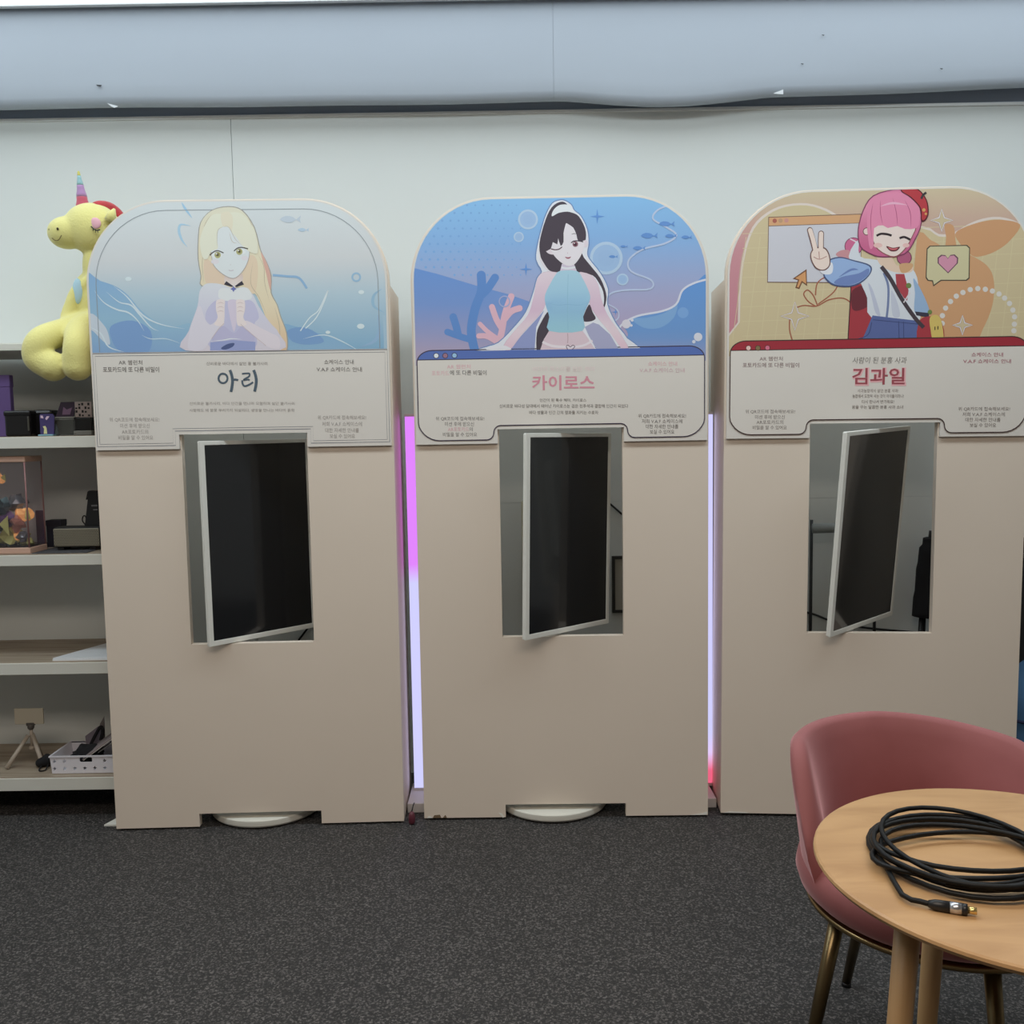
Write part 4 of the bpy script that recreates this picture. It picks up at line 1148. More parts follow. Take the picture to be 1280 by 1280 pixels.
extrude_outline('printed_figure', [[(-0.010, 0.008), (0.002, 0.008), (0.001, 0.028), (-0.003, 0.036), (-0.012, 0.034), (-0.008, 0.026)]], -0.0026, -0.002, mat('charm_cream', (232, 210, 160), 0.4, k=1.4), t)
extrude_outline('printed_light', [[(0.002, 0.056), (0.010, 0.064), (0.013, 0.070), (0.004, 0.070), (-0.002, 0.062)]], -0.0026, -0.002, mat('charm_pink', (236, 190, 220), 0.4, k=1.4), t)
extrude_outline('printed_light', [[(-0.018, 0.064), (-0.008, 0.062), (-0.010, 0.072), (-0.018, 0.073)]], -0.0026, -0.002, mat('charm_pink'), t)
t = item('figurine', 70, Z2, 3.38, 'small grey blue cone shaped figurine right of the photo charm', 'figurine')
o = lathe('body', [(0.010, 0), (0.012, 0.004), (0.010, 0.02), (0.006, 0.034), (0.003, 0.044), (0.0, 0.046)], mat('slate_blue', (96, 116, 128), 0.4), t, 20)
CLEAR = mat('clear_acrylic', (225, 228, 228), 0.05, trans=0.92, alpha=1, ior=1.1)
t = item('acrylic_box', 85, Z2, 3.40, 'clear acrylic box holding dark cards below the leaning photo', 'display box')
box('shell', (-0.042, -0.03, 0), (0.038, 0.03, 0.064), CLEAR, t, 0.001)
box('card_stack', (-0.036, -0.022, 0.004), (0.030, 0.022, 0.056), mat('dark_olive', (60, 64, 56), 0.5), t)
box('rim', (-0.043, -0.031, 0.064), (0.039, 0.031, 0.067), mat('rim_grey', (170, 172, 168), 0.3), t)
t = item('leaning_photo', 84, Z2+0.0675, 3.415, 'dark photo leaning back on top of the clear acrylic box', 'photo')
sh_ = extrude_outline('print', [[(-0.040, 0), (0.024, 0), (0.036, 0.054), (-0.022, 0.054)]], 0, 0.003, mat('dark_violet', (58, 44, 60), 0.35), t)
extrude_outline('picture', [[(-0.016, 0.008), (0.012, 0.008), (0.020, 0.034), (0.0, 0.026), (-0.012, 0.036)]], -0.001, 0, mat('muted_mauve', (120, 92, 118), 0.4), t)
t.rotation_euler = (-0.12, 0, 0)
t = item('black_gadget', 106, Z2, 3.40, 'black cube speaker on a grey foot beside the blonde hair booth', 'speaker')
box('foot', (-0.030, -0.028, 0), (0.035, 0.028, 0.018), mat('foot_grey', (140, 142, 138), 0.5), t, 0.003)
box('body', (-0.028, -0.026, 0.018), (0.035, 0.026, 0.064), BLACK, t, 0.004)
t = item('patterned_card', 103, Z2+0.0645, 3.41, 'small black and cream patterned card standing on the cube speaker', 'card')
box('print', (-0.024, 0, 0), (0.036, 0.003, 0.056), mat('card_cream', (176, 160, 156), 0.4), t, 0.001)
bm = bmesh.new()
for kx in range(5):
    for kz in range(4):
        if (kx*7+kz*5) % 3:
            add_box(bm, (-0.022+kx*0.011, -0.0006, 0.004+kz*0.013), (-0.022+kx*0.011+0.007, 0.0, 0.004+kz*0.013+0.006+0.003*((kx+kz) % 2)))
from_bm('printed_pattern', bm, BLACK, t)

# shelf three
Z3 = SZ[2]
t = item('foil_display_case', 0, Z3, 3.40, 'clear display case with pink wood base holding crumpled glowing foil', 'display case', v=620)
wl_, wr_ = -0.16, X(38, 690, 3.325)-t.location.x+0.018
PINKW = mat('pink_wood', (206, 170, 152), 0.5)
box('base', (wl_, -0.075, 0), (wr_-0.018, 0.05, 0.022), PINKW, t, 0.003)
box('glass', (wl_+0.004, -0.07, 0.022), (wr_-0.022, 0.045, 0.325), mat('tinted_acrylic', (232, 224, 230), 0.04, trans=0.95, ior=1.05), t, 0.001)
box('top_frame', (wl_, -0.075, 0.325), (wr_-0.018, 0.05, 0.345), PINKW, t, 0.003)
for px_, py_ in ((wr_-0.022, -0.072), (wr_-0.022, 0.046)):
    tube('edge_post', [(px_, py_, 0.022), (px_, py_, 0.325)], 0.003, mat('post_mauve', (150, 110, 110), 0.4), t, 8)
random.seed(21)
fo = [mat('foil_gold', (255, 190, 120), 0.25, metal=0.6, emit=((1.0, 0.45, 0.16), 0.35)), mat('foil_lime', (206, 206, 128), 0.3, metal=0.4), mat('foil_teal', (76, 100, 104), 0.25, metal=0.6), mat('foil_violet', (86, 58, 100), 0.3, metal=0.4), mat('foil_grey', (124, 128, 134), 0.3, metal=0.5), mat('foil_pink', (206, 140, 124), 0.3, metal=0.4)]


def foil(cx, cy, cz, s, m):
    bm = bmesh.new()
    bmesh.ops.create_icosphere(bm, subdivisions=2, radius=s)
    for v in bm.verts:
        n = v.co.normalized()
        q = random.uniform(0.55, 1.35)
        v.co = Vector((cx, cy, cz))+n*s*q
        v.co.z = max(0.0225, v.co.z); v.co.x = min(wr_-0.028, max(wl_+0.01, v.co.x)); v.co.y = max(-0.062, min(0.038, v.co.y))
    return from_bm('foil_lump', bm, m, t)


for cx, cz, s, m in ((-0.03, 0.10, 0.05, 2), (0.03, 0.06, 0.045, 1), (0.072, 0.135, 0.026, 0), (0.070, 0.100, 0.028, 5), (-0.06, 0.14, 0.06, 4), (-0.10, 0.07, 0.06, 2), (0.01, 0.165, 0.034, 2), (-0.01, 0.14, 0.022, 0), (0.055, 0.175, 0.03, 4), (0.045, 0.035, 0.026, 2), (0.01, 0.035, 0.03, 4), (0.0, 0.265, 0.024, 0), (0.085, 0.055, 0.020, 4), (-0.07, 0.04, 0.035, 4), (0.066, 0.060, 0.015, 0), (0.03, 0.12, 0.03, 3), (0.075, 0.03, 0.02, 1)):
    foil(cx, random.uniform(-0.03, 0.02), cz, s, fo[m])
bow = extrude_outline('foil_fin', [[(0.012, 0.268), (0.030, 0.282), (0.032, 0.256)]], -0.01, -0.008, fo[1], t)
extrude_outline('foil_fin', [[(0.018, 0.105), (0.050, 0.135), (0.052, 0.062)]], -0.050, -0.048, fo[1], t)
extrude_outline('foil_fin', [[(0.096, 0.118), (0.102, 0.158), (0.112, 0.118)]], -0.02, -0.018, fo[1], t)
t = item('purple_booklet', 46, Z3, 3.50, 'dark purple booklet standing behind the foil display case', 'booklet', v=650)
box('cover', (-0.02, 0, 0), (0.022, 0.010, 0.14), mat('deep_violet', (70, 46, 84), 0.4), t, 0.001)
box('pages', (-0.018, 0.002, 0.002), (0.0235, 0.008, 0.138), mat('paper_white', (220, 218, 212), 0.6), t)
t = item('navy_box', 67, Z3, 3.52, 'small dark navy box behind the grille speaker', 'box', v=650)
box('body', (-0.03, 0, 0), (0.025, 0.05, 0.098), mat('navy_card', (44, 46, 60), 0.5), t, 0.002)
box('lid', (-0.031, -0.001, 0.08), (0.026, 0.051, 0.101), mat('navy_card'), t, 0.002)
t = item('cloth_mat', 95, Z3, 3.42, 'grey black patterned cloth mat under the grille speaker', 'mat', v=690)
box('cloth', (-0.11, -0.10, 0), (0.085, 0.14, 0.003), mat('mat_pattern', (74, 74, 78), 0.8, noise=(50, 0.8)), t, 0.001)
t = item('grille_speaker', 98, Z3+0.0035, 3.42, 'low speaker with a taupe grille front and black feet', 'speaker', v=670)
box('cabinet', (-0.076, -0.03, 0.010), (0.09, 0.05, 0.082), mat('speaker_black', (40, 40, 40), 0.5), t, 0.006)
box('grille', (-0.074, -0.036, 0.013), (0.09, -0.029, 0.078), mat('grille_taupe', (140, 134, 118), 0.6, metal=0.3), t, 0.003)
bm = bmesh.new()
for a in range(27):
    for b in range(10):
        x_ = -0.070+a*0.006+(0.003 if b % 2 else 0); z_ = 0.018+b*0.006
        if x_ > 0.086: continue
        add_box(bm, (x_-0.0013, -0.0364, z_-0.0013), (x_+0.0013, -0.0355, z_+0.0013))
o = from_bm('grille_holes', bm, mat('hole_dark', (50, 48, 44), 0.8), t); o['kind'] = 'stuff'
for xx in (-0.055, 0.06):
    box('foot', (xx-0.012, -0.025, 0), (xx+0.012, 0.03, 0.010), BLACK, t, 0.002)
t = item('hand_strap_case', 114, Z3+0.0865, 3.435, 'black upright device with a side strap standing on the grille speaker', 'device', v=630)
extrude_outline('body', [[(-0.028, 0), (0.045, 0), (0.045, 0.125), (-0.006, 0.128), (-0.014, 0.10), (-0.012, 0.095)]], 0, 0.03, BLACK, t)
extrude_outline('side_clip', [[(-0.020, 0.095), (-0.011, 0.095), (-0.006, 0.128), (-0.012, 0.124)]], 0.002, 0.028, BLACK, t)
tube('strap', spline([(-0.030, 0.01, 0.002), (-0.040, 0.01, 0.018), (-0.036, 0.01, 0.034), (-0.027, 0.01, 0.032), (-0.024, 0.01, 0.004)], 5), 0.0024, BLACK, t, 8)
box('printed_mark', (0.0, -0.0005, 0.070), (0.022, 0.0, 0.076), mat('mark_grey', (110, 110, 112), 0.5), t)
box('printed_mark', (0.006, -0.0005, 0.056), (0.022, 0.0, 0.060), mat('mark_grey'), t)

# shelf four
Z4 = SZ[3]
t = empty('paper_tray', (0, 0, Z4), label='flat white panel lying on the fourth shelf beside the booth', cat='panel')
pA = at(66, 823, 3.325)
P = [(pA.x, 3.325), (-1.435, 3.325), (-1.435, 3.60), (-1.54, 3.60)]
o = extrude_outline('top_sheet', [P], 0.0, 0.004, mat('tray_white', (226, 230, 236), 0.35))
o.data.transform(Matrix(((1, 0, 0, 0), (0, 0, 1, 0), (0, 1, 0, 0.006), (0, 0, 0, 1)))); o.parent = t; auto_smooth(o)
o2 = extrude_outline('rim', [[(pA.x-0.0, 3.322), (-1.433, 3.322), (-1.433, 3.603), (-1.545, 3.603)]], 0.0, 0.0055, mat('tray_edge', (236, 240, 246), 0.35))
o2.data.transform(Matrix(((1, 0, 0, 0), (0, 0, 1, 0), (0, 1, 0, 0), (0, 0, 0, 1)))); o2.parent = t
for oo in (o, o2):
    bm = bmesh.new(); bm.from_mesh(oo.data); bmesh.ops.recalc_face_normals(bm, faces=bm.faces); bm.to_mesh(oo.data); bm.free()
    for p in oo.data.polygons: p.use_smooth = False
c = tube('hanging_cable', spline([(-1.436, 3.36, 0.921), (-1.437, 3.35, 0.88), (-1.432, 3.34, 0.82), (-1.433, 3.36, 0.74), (-1.436, 3.40, 0.60)], 6), 0.004, BLACK)
tag(c, 'thin black cable hanging at the end of the shelf above the white panel', 'cable')

# shelf five
Z5 = SZ[4]
t = item('mini_tripod', 40, Z5, 3.46, 'pale mini tripod holding a blank card on the lowest shelf', 'tripod', v=930)
GT = mat('tripod_beige', (190, 178, 164), 0.5)
hz = at(40, 918, 3.46).z-Z5
for dx, dy in ((-0.062, -0.07), (0.062, -0.05), (0.0, 0.06)):
    tube('leg', [(dx*0.12, dy*0.12, hz), (dx, dy, 0.006)], [0.007, 0.0085], GT, t, 10)
tube('centre_column', [(0, 0, hz-0.05), (0, 0, hz+0.03)], 0.006, GT, t, 10)
lathe('column_knob', [(0.010, -0.006), (0.011, 0.0), (0.010, 0.006), (0.0, 0.007)], GT, t, 14, (0, 0, hz-0.05))
lathe('ball_head', [(0.009, 0), (0.012, 0.006), (0.012, 0.016), (0.006, 0.022), (0.0, 0.023)], mat('head_grey', (90, 86, 82), 0.4), t, 16, (0, 0, hz+0.02))
box('card', (-0.058, -0.004, hz+0.040), (0.050, 0.004, hz+0.100), mat('card_beige', (198, 190, 172), 0.5), t, 0.002)
box('clip', (-0.015, -0.007, hz+0.034), (0.015, 0.007, hz+0.046), mat('head_grey'), t, 0.002)
# basket
bx0, bx1 = X(63, 960, 3.335), -1.44
t = empty('plastic_basket', ((bx0+bx1)/2, 3.40, Z5), label='white plastic basket with star cutouts holding papers on the lowest shelf', cat='basket')
BW = mat('basket_white', (226, 224, 232), 0.4)
hw = (bx1-bx0)/2; H_ = 0.066
box('bottom', (-hw+0.006, -0.06, 0.001), (hw-0.006, 0.10, 0.004), BW, t)


def star_hole(cx, cz, r):
    return [(cx+(r if k % 2 == 0 else r*0.45)*math.cos(PI*k/5+PI/2), cz+(r if k % 2 == 0 else r*0.45)*math.sin(PI*k/5+PI/2)) for k in range(10)]


holes = [[(-0.018, 0.046), (-0.018, 0.058), (-0.014, 0.061), (0.024, 0.061), (0.028, 0.058), (0.028, 0.046), (0.024, 0.043), (-0.014, 0.043)]]
xs_ = [-hw+0.016+k*(2*hw-0.032)/6 for k in range(7)]
holes += [star_hole(x_, 0.020, 0.0088) for x_ in xs_] + [star_hole(x_, 0.047, 0.0088) for x_ in (xs_[0], xs_[1], xs_[5], xs_[6])]
extrude_outline('front_wall', [[(-hw+0.006, 0.002), (hw-0.006, 0.002), (hw, H_), (-hw, H_)]]+holes, -0.066, -0.063, BW, t)
extrude_outline('back_wall', [[(-hw+0.006, 0.002), (hw-0.006, 0.002), (hw, H_), (-hw, H_)]], 0.10, 0.103, BW, t)
for s in (-1, 1):
    bm = bmesh.new()
    vs = [bm.verts.new(p) for p in ((s*(hw-0.006), -0.063, 0.002), (s*(hw-0.006), 0.10, 0.002), (s*hw, 0.10, H_), (s*hw, -0.063, H_), (s*(hw-0.009), -0.063, 0.002), (s*(hw-0.009), 0.10, 0.002), (s*(hw-0.003), 0.10, H_), (s*(hw-0.003), -0.063, H_))]
    for f in ((0, 1, 2, 3), (4, 5, 6, 7), (0, 1, 5, 4), (2, 3, 7, 6), (1, 2, 6, 5), (0, 3, 7, 4)): bm.faces.new([vs[j] for j in f])
    from_bm('end_wall', bm, BW, t)
bm = bmesh.new()
add_box(bm, (-hw-0.003, -0.069, H_-0.004), (hw+0.003, -0.063, H_+0.001)); add_box(bm, (-hw-0.003, 0.10, H_-0.004), (hw+0.003, 0.106, H_+0.001))
add_box(bm, (-hw-0.003, -0.063, H_-0.004), (-hw+0.002, 0.10, H_+0.001)); add_box(bm, (hw-0.002, -0.063, H_-0.004), (hw+0.003, 0.10, H_+0.001))
from_bm('rim', bm, BW, t)
bc = t.location.copy()


def sheet(name, lo, hi, rot, loc, m, label, cat, extra=None):
    e = empty(name, loc, rot, label, cat)
    box('cover', lo, hi, m, e, 0.001)
    if extra: box('pages', (lo[0]+0.001, lo[1]+0.001, lo[2]-0.003), (hi[0]-0.001, hi[1]-0.001, lo[2]), extra, e)
    return e


PG = mat('paper_white')
sheet('magazine', (-0.06, -0.045, 0), (0.085, 0.045, 0.004), (0.1, -0.62, 0.1), (bc.x+0.030, bc.y-0.005, bc.z+0.084), mat('magazine_grey', (150, 138, 138), 0.35, noise=(14, 0.5)), 'pale grey magazine lying slanted on top in the basket', 'magazine', PG)
sheet('magazine', (-0.06, -0.035, 0), (0.08, 0.045, 0.004), (0.0, -0.62, -0.1), (bc.x+0.032, bc.y+0.02, bc.z+0.062), mat('magazine_dark', (92, 84, 88), 0.35, noise=(20, 0.5)), 'dark printed magazine slanted beneath the pale one in the basket', 'magazine', PG)
e = empty('envelope', (bc.x-0.032, bc.y+0.075, bc.z+0.050), (0, 0, 0), 'mauve envelope standing at the back of the basket', 'envelope')
extrude_outline('paper', [[(-0.022, -0.03), (0.040, -0.03), (0.042, 0.086), (0.024, 0.080), (-0.026, 0.044)]], 0, 0.002, mat('mauve_paper', (128, 120, 130), 0.5), e)
extrude_outline('flap', [[(0.026, 0.030), (0.046, 0.020), (0.048, 0.118), (0.030, 0.088)]], 0.004, 0.006, mat('grey_card', (112, 104, 104), 0.5), e)
e = empty('black_pouch', (bc.x-0.020, bc.y+0.005, bc.z+0.005), (0, 0, 0), 'crumpled black pouch inside the white basket', 'pouch')
bm = bmesh.new(); bmesh.ops.create_icosphere(bm, subdivisions=3, radius=1)
random.seed(4)
for v in bm.verts:
    n = 1+0.14*math.sin(v.co.x*6+v.co.z*5)+0.1*math.sin(v.co.y*9)
    v.co = Vector((v.co.x*0.052*n, v.co.y*0.045*n, max(-0.0, 0.035+v.co.z*0.045*n)))
from_bm('bag', bm, mat('black_fabric'), e, True)
tube('strap', spline([(0.0, 0.03, 0.07), (0.012, 0.045, 0.10), (0.028, 0.055, 0.128), (0.036, 0.055, 0.115), (0.030, 0.045, 0.08)], 5), 0.006, mat('black_fabric'), e, 8)
e = empty('black_pouch', (X(52, 950, 3.40), 3.42, Z5), (0, 0, 0), 'small black pouch with a loop lying left of the white basket', 'pouch')
bm = bmesh.new(); bmesh.ops.create_icosphere(bm, subdivisions=3, radius=1)
for v in bm.verts:
    n = 1+0.1*math.sin(v.co.x*5+v.co.y*4)
    k_ = 0.5+0.5*v.co.x
    v.co = Vector((v.co.x*0.030*n, v.co.y*0.03*n, max(0.001, (0.014+0.012*k_)+v.co.z*(0.014+0.016*k_)*n)))
from_bm('bag', bm, mat('black_fabric'), e, True)
tube('strap', spline([(0.002, -0.024, 0.012), (0.004, -0.05, 0.004), (0.016, -0.062, 0.004), (0.028, -0.05, 0.004), (0.026, -0.026, 0.014)], 5), 0.0025, mat('black_fabric'), e, 8)

# ------------------------------------------------------------------ plush unicorn on top of the shelf
YEL = mat('plush_yellow', (228, 220, 142), 0.9, bump=(180, 0.5), sheen=0.4)
pu = empty('plush_unicorn', (X(110, 400, 3.40), 3.40, SZ[0]), label='yellow plush unicorn with rainbow horn and red mane sitting on the shelf top', cat='plush toy')
O_ = pu.location.copy()


def blob(bm, u, v, Y, rx, ry, rz, rot=0):
    c_ = at(u, v, Y)-O_
    b2 = bmesh.new(); bmesh.ops.create_uvsphere(b2, u_segments=28, v_segments=18, radius=1)
    b2.transform(Matrix.Translation(c_) @ Matrix.Rotation(rot, 4, 'Y') @ Matrix.Diagonal((rx, ry, rz, 1)))
    me = bpy.data.meshes.new('tmp'); b2.to_mesh(me); b2.free(); bm.from_mesh(me); bpy.data.meshes.remove(me)


def limb(bm, pts, rads, n=6):
    P = spline([at(u, v, Y)-O_ for u, v, Y in pts], n); R_ = []
    for k in range(len(P)):
        f = k/(len(P)-1)*(len(rads)-1); a = min(int(f), len(rads)-2); R_.append(rads[a]*(1-(f-a))+rads[a+1]*(f-a))
    add_tube(bm, P, R_, 18)
    for k in (0, -1):
        b2 = bmesh.new(); bmesh.ops.create_uvsphere(b2, u_segments=20, v_segments=14, radius=R_[k]*1.02)
        b2.transform(Matrix.Translation(P[k])); me = bpy.data.meshes.new('tmp'); b2.to_mesh(me); b2.free(); bm.from_mesh(me); bpy.data.meshes.remove(me)


bm = bmesh.new()
blob(bm, 117, 380, 3.42, 0.074, 0.085, 0.115)
blob(bm, 124, 335, 3.41, 0.054, 0.060, 0.10)
blob(bm, 116, 286, 3.39, 0.098, 0.082, 0.088, 0.1)
blob(bm, 84, 291, 3.37, 0.066, 0.060, 0.056, -0.05)
limb(bm, [(120, 348, 3.37), (98, 362, 3.35), (88, 382, 3.34), (84, 396, 3.335)], [0.026, 0.022, 0.021, 0.023])
limb(bm, [(118, 402, 3.36), (82, 414, 3.31), (52, 426, 3.24), (47, 446, 3.235), (66, 458, 3.235)], [0.045, 0.046, 0.047, 0.048, 0.050], 8)
limb(bm, [(122, 402, 3.36), (102, 412, 3.30), (97, 432, 3.235), (97, 458, 3.235)], [0.045, 0.045, 0.046, 0.048], 8)
me = bpy.data.meshes.new('body'); bm.to_mesh(me); bm.free()
body = link_mesh('body', me, YEL, pu)
md = body.modifiers.new('r', 'REMESH'); md.mode = 'VOXEL'; md.voxel_size = 0.006
m2 = body.modifiers.new('s', 'SMOOTH'); m2.iterations = 8; m2.factor = 0.5
bpy.context.view_layer.update()
ev = body.evaluated_get(bpy.context.evaluated_depsgraph_get()); nm = bpy.data.meshes.new_from_object(ev)
body.modifiers.clear(); body.data = nm
nm.polygons.foreach_set('use_smooth', [True]*len(nm.polygons)); nm.materials.clear(); nm.materials.append(YEL); nm.name = 'body'
hb = at(104, 260, 3.385)-O_; ht = at(98, 214, 3.375)-O_
bands = [(0.0, 0.30, (196, 84, 106)), (0.30, 0.62, (180, 140, 188)), (0.62, 0.88, (156, 196, 202)), (0.88, 1.0, (214, 206, 110))]
hn = None
for a, b, c_ in bands:
    pts = [hb.lerp(ht, a+(b-a)*k/4) for k in range(5)]
    rr = [0.0235*(1-0.86*(a+(b-a)*k/4))*(1+0.05*math.sin((a+(b-a)*k/4)*22)) for k in range(5)]
    if hn is None:
        hn = tube('horn', pts, rr, mat('horn_%d' % c_[0], c_, 0.7, sheen=0.3), pu, 20)
    else:
        tube('horn_band', pts, rr, mat('horn_%d' % c_[0], c_, 0.7, sheen=0.3), hn, 20)
REDP = mat('plush_red', (190, 60, 66), 0.9, sheen=0.4, bump=(150, 0.5))
tube('mane', spline([at(116, 262, 3.37)-O_, at(126, 258, 3.39)-O_, at(140, 262, 3.42)-O_, at(152, 276, 3.44)-O_, at(158, 300, 3.46)-O_, at(160, 330, 3.47)-O_], 6), [0.012]*3+[0.020]*28, REDP, pu, 16)
tube('ear', [at(137, 276, 3.33)-O_, at(140, 268, 3.325)-O_, at(143, 261, 3.33)-O_], [0.018, 0.015, 0.004], YEL, pu, 14)
bm = bmesh.new(); blob(bm, 119, 279, 3.318, 0.020, 0.006, 0.019, 0.5)
lid = from_bm('eyelid', bm, mat('plush_pink', (232, 178, 190), 0.8), pu, True)
tube('eyelashes', spline([at(114, 283, 3.309)-O_, at(117, 286, 3.307)-O_, at(121, 288, 3.308)-O_, at(125, 287, 3.312)-O_], 4), 0.0022, BLACK, pu, 8)
for u, v in ((116, 288), (119, 290), (122, 290)):
    tube('eyelash', [at(u, v-3, 3.308)-O_, at(u+0.6, v+1, 3.306)-O_], [0.0016, 0.0008], BLACK, pu, 6)
for u, v, Y in ((72, 286, 3.309), (62, 287, 3.327)):
    bm = bmesh.new(); blob(bm, u, v, Y, 0.0038, 0.003, 0.0048); from_bm('nostril', bm, mat('plush_brown', (70, 60, 40), 0.8), pu, True)
tube('mouth', spline([at(64, 296, 3.332)-O_, at(68, 300, 3.321)-O_, at(73, 300, 3.315)-O_, at(77, 294, 3.311)-O_], 5), 0.0014, mat('mouth_thread', (120, 104, 60), 0.8), pu, 6)
bm = bmesh.new(); blob(bm, 97, 364, 3.337, 0.017, 0.012, 0.044, 0.05); from_bm('chest_patch', bm, mat('plush_blue', (176, 208, 222), 0.9), pu, True)

# ------------------------------------------------------------------ pink tub chair
VEL = None


def velvet():
    m = bpy.data.materials.new('pink_velvet'); m.use_nodes = True
    nt = m.node_tree; b = nt.nodes['Principled BSDF']
    b.inputs['Base Color'].default_value = (*col(158, 86, 90), 1); b.inputs['Roughness'].default_value = 0.75
    b.inputs['Sheen Weight'].default_value = 1.0; b.inputs['Sheen Roughness'].default_value = 0.35
    b.inputs['Sheen Tint'].default_value = (*col(214, 172, 176), 1)
    tc = nt.nodes.new('ShaderNodeTexCoord'); n = nt.nodes.new('ShaderNodeTexNoise'); n.inputs['Scale'].default_value = 5; n.inputs['Detail'].default_value = 4
    nt.links.new(tc.outputs['Object'], n.inputs['Vector'])
    r = nt.nodes.new('ShaderNodeValToRGB'); r.color_ramp.elements[0].position = 0.3; r.color_ramp.elements[1].position = 0.7
    r.color_ramp.elements[0].color = (*col(140, 80, 80), 1); r.color_ramp.elements[1].color = (*col(156, 94, 95), 1)
    nt.links.new(n.outputs['Fac'], r.inputs[0]); nt.links.new(r.outputs[0], b.inputs['Base Color'])
    return m


VEL = velvet()
CX, CY = 0.865, 1.875
ch = empty('tub_chair', (CX, CY, 0), label='pink velvet tub chair with slim brass legs behind the round table', cat='chair')


def chair_back():
    bm = bmesh.new(); n = 64; a0, a1 = 1.0, 192.0
    rows = []
    for k in range(n+1):
        f = k/n; a = math.radians(a0+(a1-a0)*f)
        e = min(f, 1-f)*(a1-a0)                       # degrees from the nearer end
        hi = 0.704
        drop = 0.0
        if e < 34: drop = 0.17*(1-math.sin(PI/2*e/34))**1.3
        if f < 0.5: drop += 0.045*(1-f/0.5)**1.2
        zt = hi-drop; zb = 0.405
        thick = 0.040 if e > 8 else 0.040*(0.45+0.55*math.sqrt(max(0, e/8)))
        ro = 0.292
        sec = []
        for t in (0, 0.25, 0.5, 0.75, 0.92):           # outside, going up
            z = zb+(zt-0.02-zb)*t; sec.append((ro-0.030+0.034*t, z))
        tr_ = ro+0.004
        for q in range(1, 6):
            g = PI*q/6; sec.append((tr_-thick/2+thick/2*math.cos(g), zt-0.022+0.022*math.sin(g)))
        for t in (0.92, 0.75, 0.5, 0.25, 0):
            z = zb+(zt-0.02-zb)*t; sec.append((ro-0.030+0.034*t-thick-0.014*math.sin(PI*t), z))
        rows.append([bm.verts.new((r*math.cos(a), r*math.sin(a), z)) for r, z in sec])
    for p, q in zip(rows, rows[1:]):
        m_ = len(p)
        for j in range(m_):
            bm.faces.new((p[j], p[(j+1) % m_], q[(j+1) % m_], q[j]))
    bm.faces.new(rows[0]); bm.faces.new(list(reversed(rows[-1])))
    o = from_bm('backrest', bm, VEL, ch, True)
    return o


auto_smooth(chair_back(), 1.0)
o = lathe('seat', [(0.235, 0.392), (0.255, 0.398), (0.272, 0.415), (0.280, 0.440), (0.276, 0.462), (0.262, 0.478), (0.22, 0.488), (0.12, 0.492), (0.0, 0.493)], VEL, ch, 64)
o = lathe('seat_ring', [(0.235, 0.380), (0.256, 0.380), (0.259, 0.383), (0.259, 0.389), (0.256, 0.392), (0.235, 0.392)], BRONZE, ch, 72)
legm = mat('dark_brass', (112, 96, 68), 0.3, metal=0.9)
for ang in (192, 270, 101, 12):
    a = math.radians(ang)
    p0 = Vector((0.225*math.cos(a), 0.225*math.sin(a), 0.3815)); p1 = Vector((0.305*math.cos(a), 0.305*math.sin(a), 0.010))
    if ang == 101: p1 = Vector((-0.065, 0.328, 0.010))
    lg = tube('leg', [p0, p0.lerp(p1, 0.5), p1], [0.0155, 0.0135, 0.0105], legm, ch, 16)
    tube('foot_cap', [p1+Vector((0, 0, 0.0)), p1-Vector((0, 0, 0.010))], 0.0115, BLACK, lg, 14)

# ------------------------------------------------------------------ round wooden table
TX, TY, TZ, TR_ = 0.739, 1.318, 0.73, 0.2965
WOODT = wood_mat('table_wood', (192, 153, 108), (176, 137, 94), (6, 26, 6), 0.4, 1.0)
WOODL = wood_mat('leg_wood', (192, 154, 108), (172, 134, 92), (30, 30, 3), 0.4, 0)
tb = empty('round_table', (TX, TY, 0), label='small round wooden table with splayed round legs and a coiled cable on top', cat='table')
o = lathe('tabletop', [(0.0, TZ-0.022), (TR_-0.03, TZ-0.022), (TR_-0.004, TZ-0.012), (TR_, TZ-0.006), (TR_-0.001, TZ-0.002), (TR_-0.004, TZ), (0.0, TZ)], WOODT, tb, 96)
auto_smooth(o, 0.35)
for g_ in (192, 102, 12, -78):
    ca, sa = math.cos(math.radians(g_)), math.sin(math.radians(g_)); px_, py_, qx, qy = 0.19*ca, 0.19*sa, 0.24*ca, 0.24*sa
    tube('leg', [(px_, py_, TZ-0.0225), ((px_+qx)/2, (py_+qy)/2, TZ/2), (qx, qy, 0.001)], [0.0185, 0.0160, 0.0120], WOODL, tb, 20)

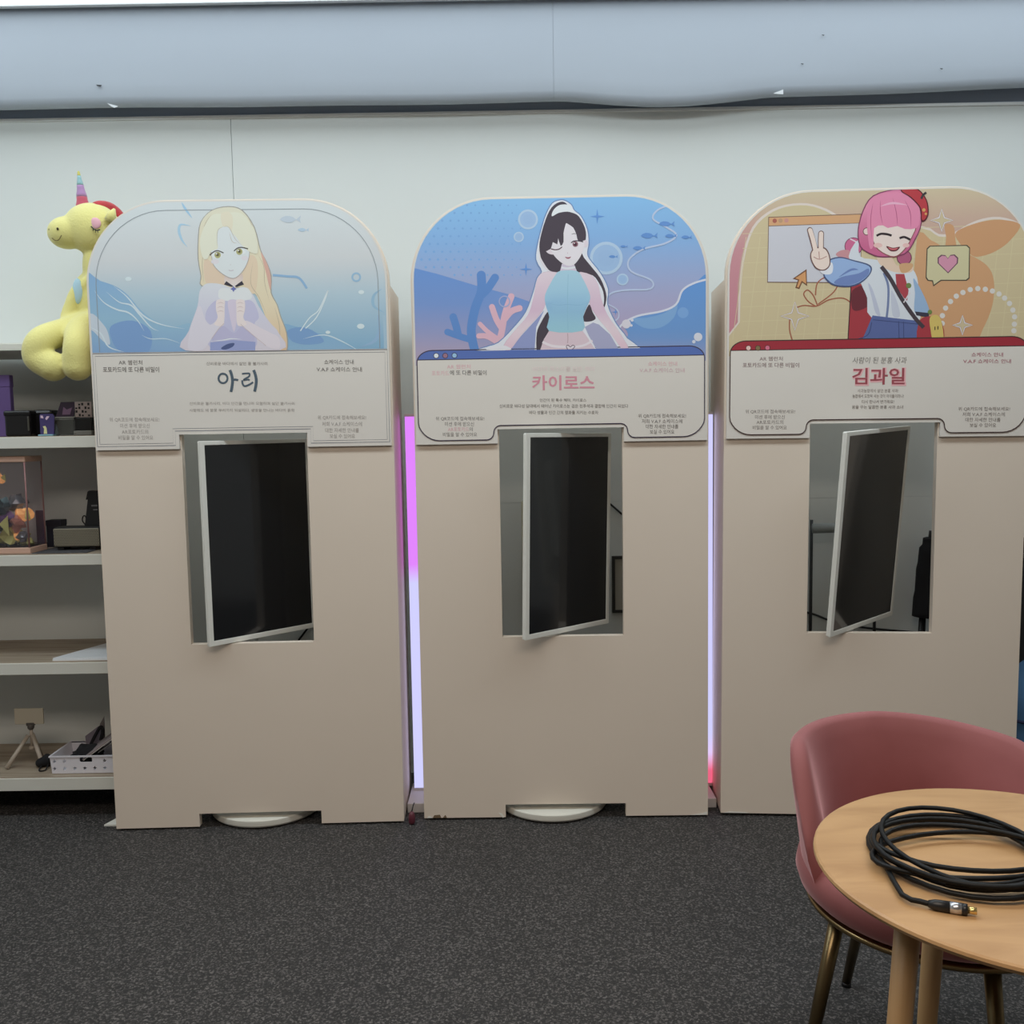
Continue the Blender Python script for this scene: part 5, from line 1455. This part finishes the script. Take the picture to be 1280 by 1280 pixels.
# ------------------------------------------------------------------ coiled cable on the table
CC = (0.648, 1.338)
random.seed(11)
pts = []
NL_ = 8; steps = 30
prm = [(random.uniform(0.106, 0.132), random.uniform(0.108, 0.132), random.uniform(-0.014, 0.014), random.uniform(-0.010, 0.010), random.uniform(-0.5, 0.5)) for _ in range(NL_+1)]
prm[0] = (0.122, 0.130, 0.0, -0.010, 0.0); prm[1] = (0.124, 0.138, 0.002, 0.002, 0.2); prm[3] = (0.128, 0.082, 0.012, 0.020, -0.1); prm[5] = (0.136, 0.068, 0.0, -0.028, 0.2); prm[6] = (0.130, 0.118, 0.006, -0.012, 0.1)
for k in range(NL_*steps+1):
    L_ = k/steps; a = int(min(L_, NL_-1e-6)); f = L_-a; f = f*f*(3-2*f)
    q = [prm[a][j]*(1-f)+prm[a+1][j]*f for j in range(5)]
    th_ = -2*PI*L_-2.35
    x_ = q[0]*math.cos(th_); y_ = q[1]*math.sin(th_)
    lift = 0.006+0.0045*(1+math.sin(th_*1.0+L_*1.7))+0.0016*a
    pts.append(Vector((CC[0]+q[2]+x_, CC[1]+q[3]+y_, TZ+lift)))
# the loose end runs to the plug
endp = Vector((0.545, 1.196, TZ+0.0075)); tip = Vector((0.605, 1.172, TZ+0.0075))
head = [endp, Vector((0.533, 1.203, TZ+0.008)), Vector((0.517, 1.222, TZ+0.008))]
lead = list(head)
start = pts[0]
full = spline(lead+pts[3::2], 2)
cbz = empty('coiled_cable', (CC[0], CC[1], TZ), label='black coiled cable with a silver banded plug lying on the round table', cat='cable')
off = Vector((CC[0], CC[1], TZ))
tube('cord', [p-off for p in full], 0.0037, mat('cable_black', (13, 13, 14), 0.5, spec=0.3), cbz, 10)
d_ = (tip-endp).normalized()
pg = tube('plug', [endp-off-d_*0.004, endp-off+d_*0.004, endp-off+d_*0.022], [0.0045, 0.0070, 0.0074], BLACK, cbz, 16)
tube('band', [endp-off+d_*0.022, endp-off+d_*0.036], 0.0076, mat('silver_band', (200, 200, 205), 0.25, metal=0.9), pg, 16)
tube('collar', [endp-off+d_*0.036, endp-off+d_*0.043], 0.0074, BLACK, pg, 16)
tube('gold_tip', [endp-off+d_*0.043, endp-off+d_*0.054], 0.0046, mat('gold_metal', (226, 196, 130), 0.25, metal=0.9), pg, 14)

# ------------------------------------------------------------------ things past the last booth
t = empty('blue_beanbag', (1.99, 3.42, 0), label='blue fabric beanbag on the floor right of the orchard sign booth', cat='beanbag')
bm = bmesh.new(); bmesh.ops.create_uvsphere(bm, u_segments=40, v_segments=24, radius=1)
for v in bm.verts:
    n = 1+0.03*math.sin(v.co.z*9+v.co.x*4)
    z = v.co.z
    v.co = Vector((v.co.x*0.235*n*(1-0.12*z), v.co.y*0.22*n*(1-0.12*z), max(0.0, 0.24+z*0.27)))
from_bm('cushion', bm, mat('blue_fabric', (70, 110, 150), 0.8, noise=(5, 0.25), bump=(60, 0.4)), t, True)
tube('seam', [Vector((0.232*math.cos(a)*0.99, 0.217*math.sin(a)*0.99, 0.30)) for a in [2*PI*k/40 for k in range(40)]], 0.006, mat('seam_dark_blue', (44, 50, 84), 0.8), t, 8, closed=True)
t = empty('equipment_case', (2.03, 3.675, 0), label='tall black equipment case at the wall behind the blue beanbag', cat='case')
box('body', (-0.24, -0.03, 0.0), (0.3, 0.018, 0.90), mat('case_black', (34, 32, 30), 0.6), t, 0.004)
box('lid', (-0.244, -0.034, 0.82), (0.304, 0.020, 0.915), mat('case_black'), t, 0.004)
box('handle', (-0.05, -0.045, 0.84), (0.09, -0.034, 0.86), mat('dark_steel'), t, 0.002)
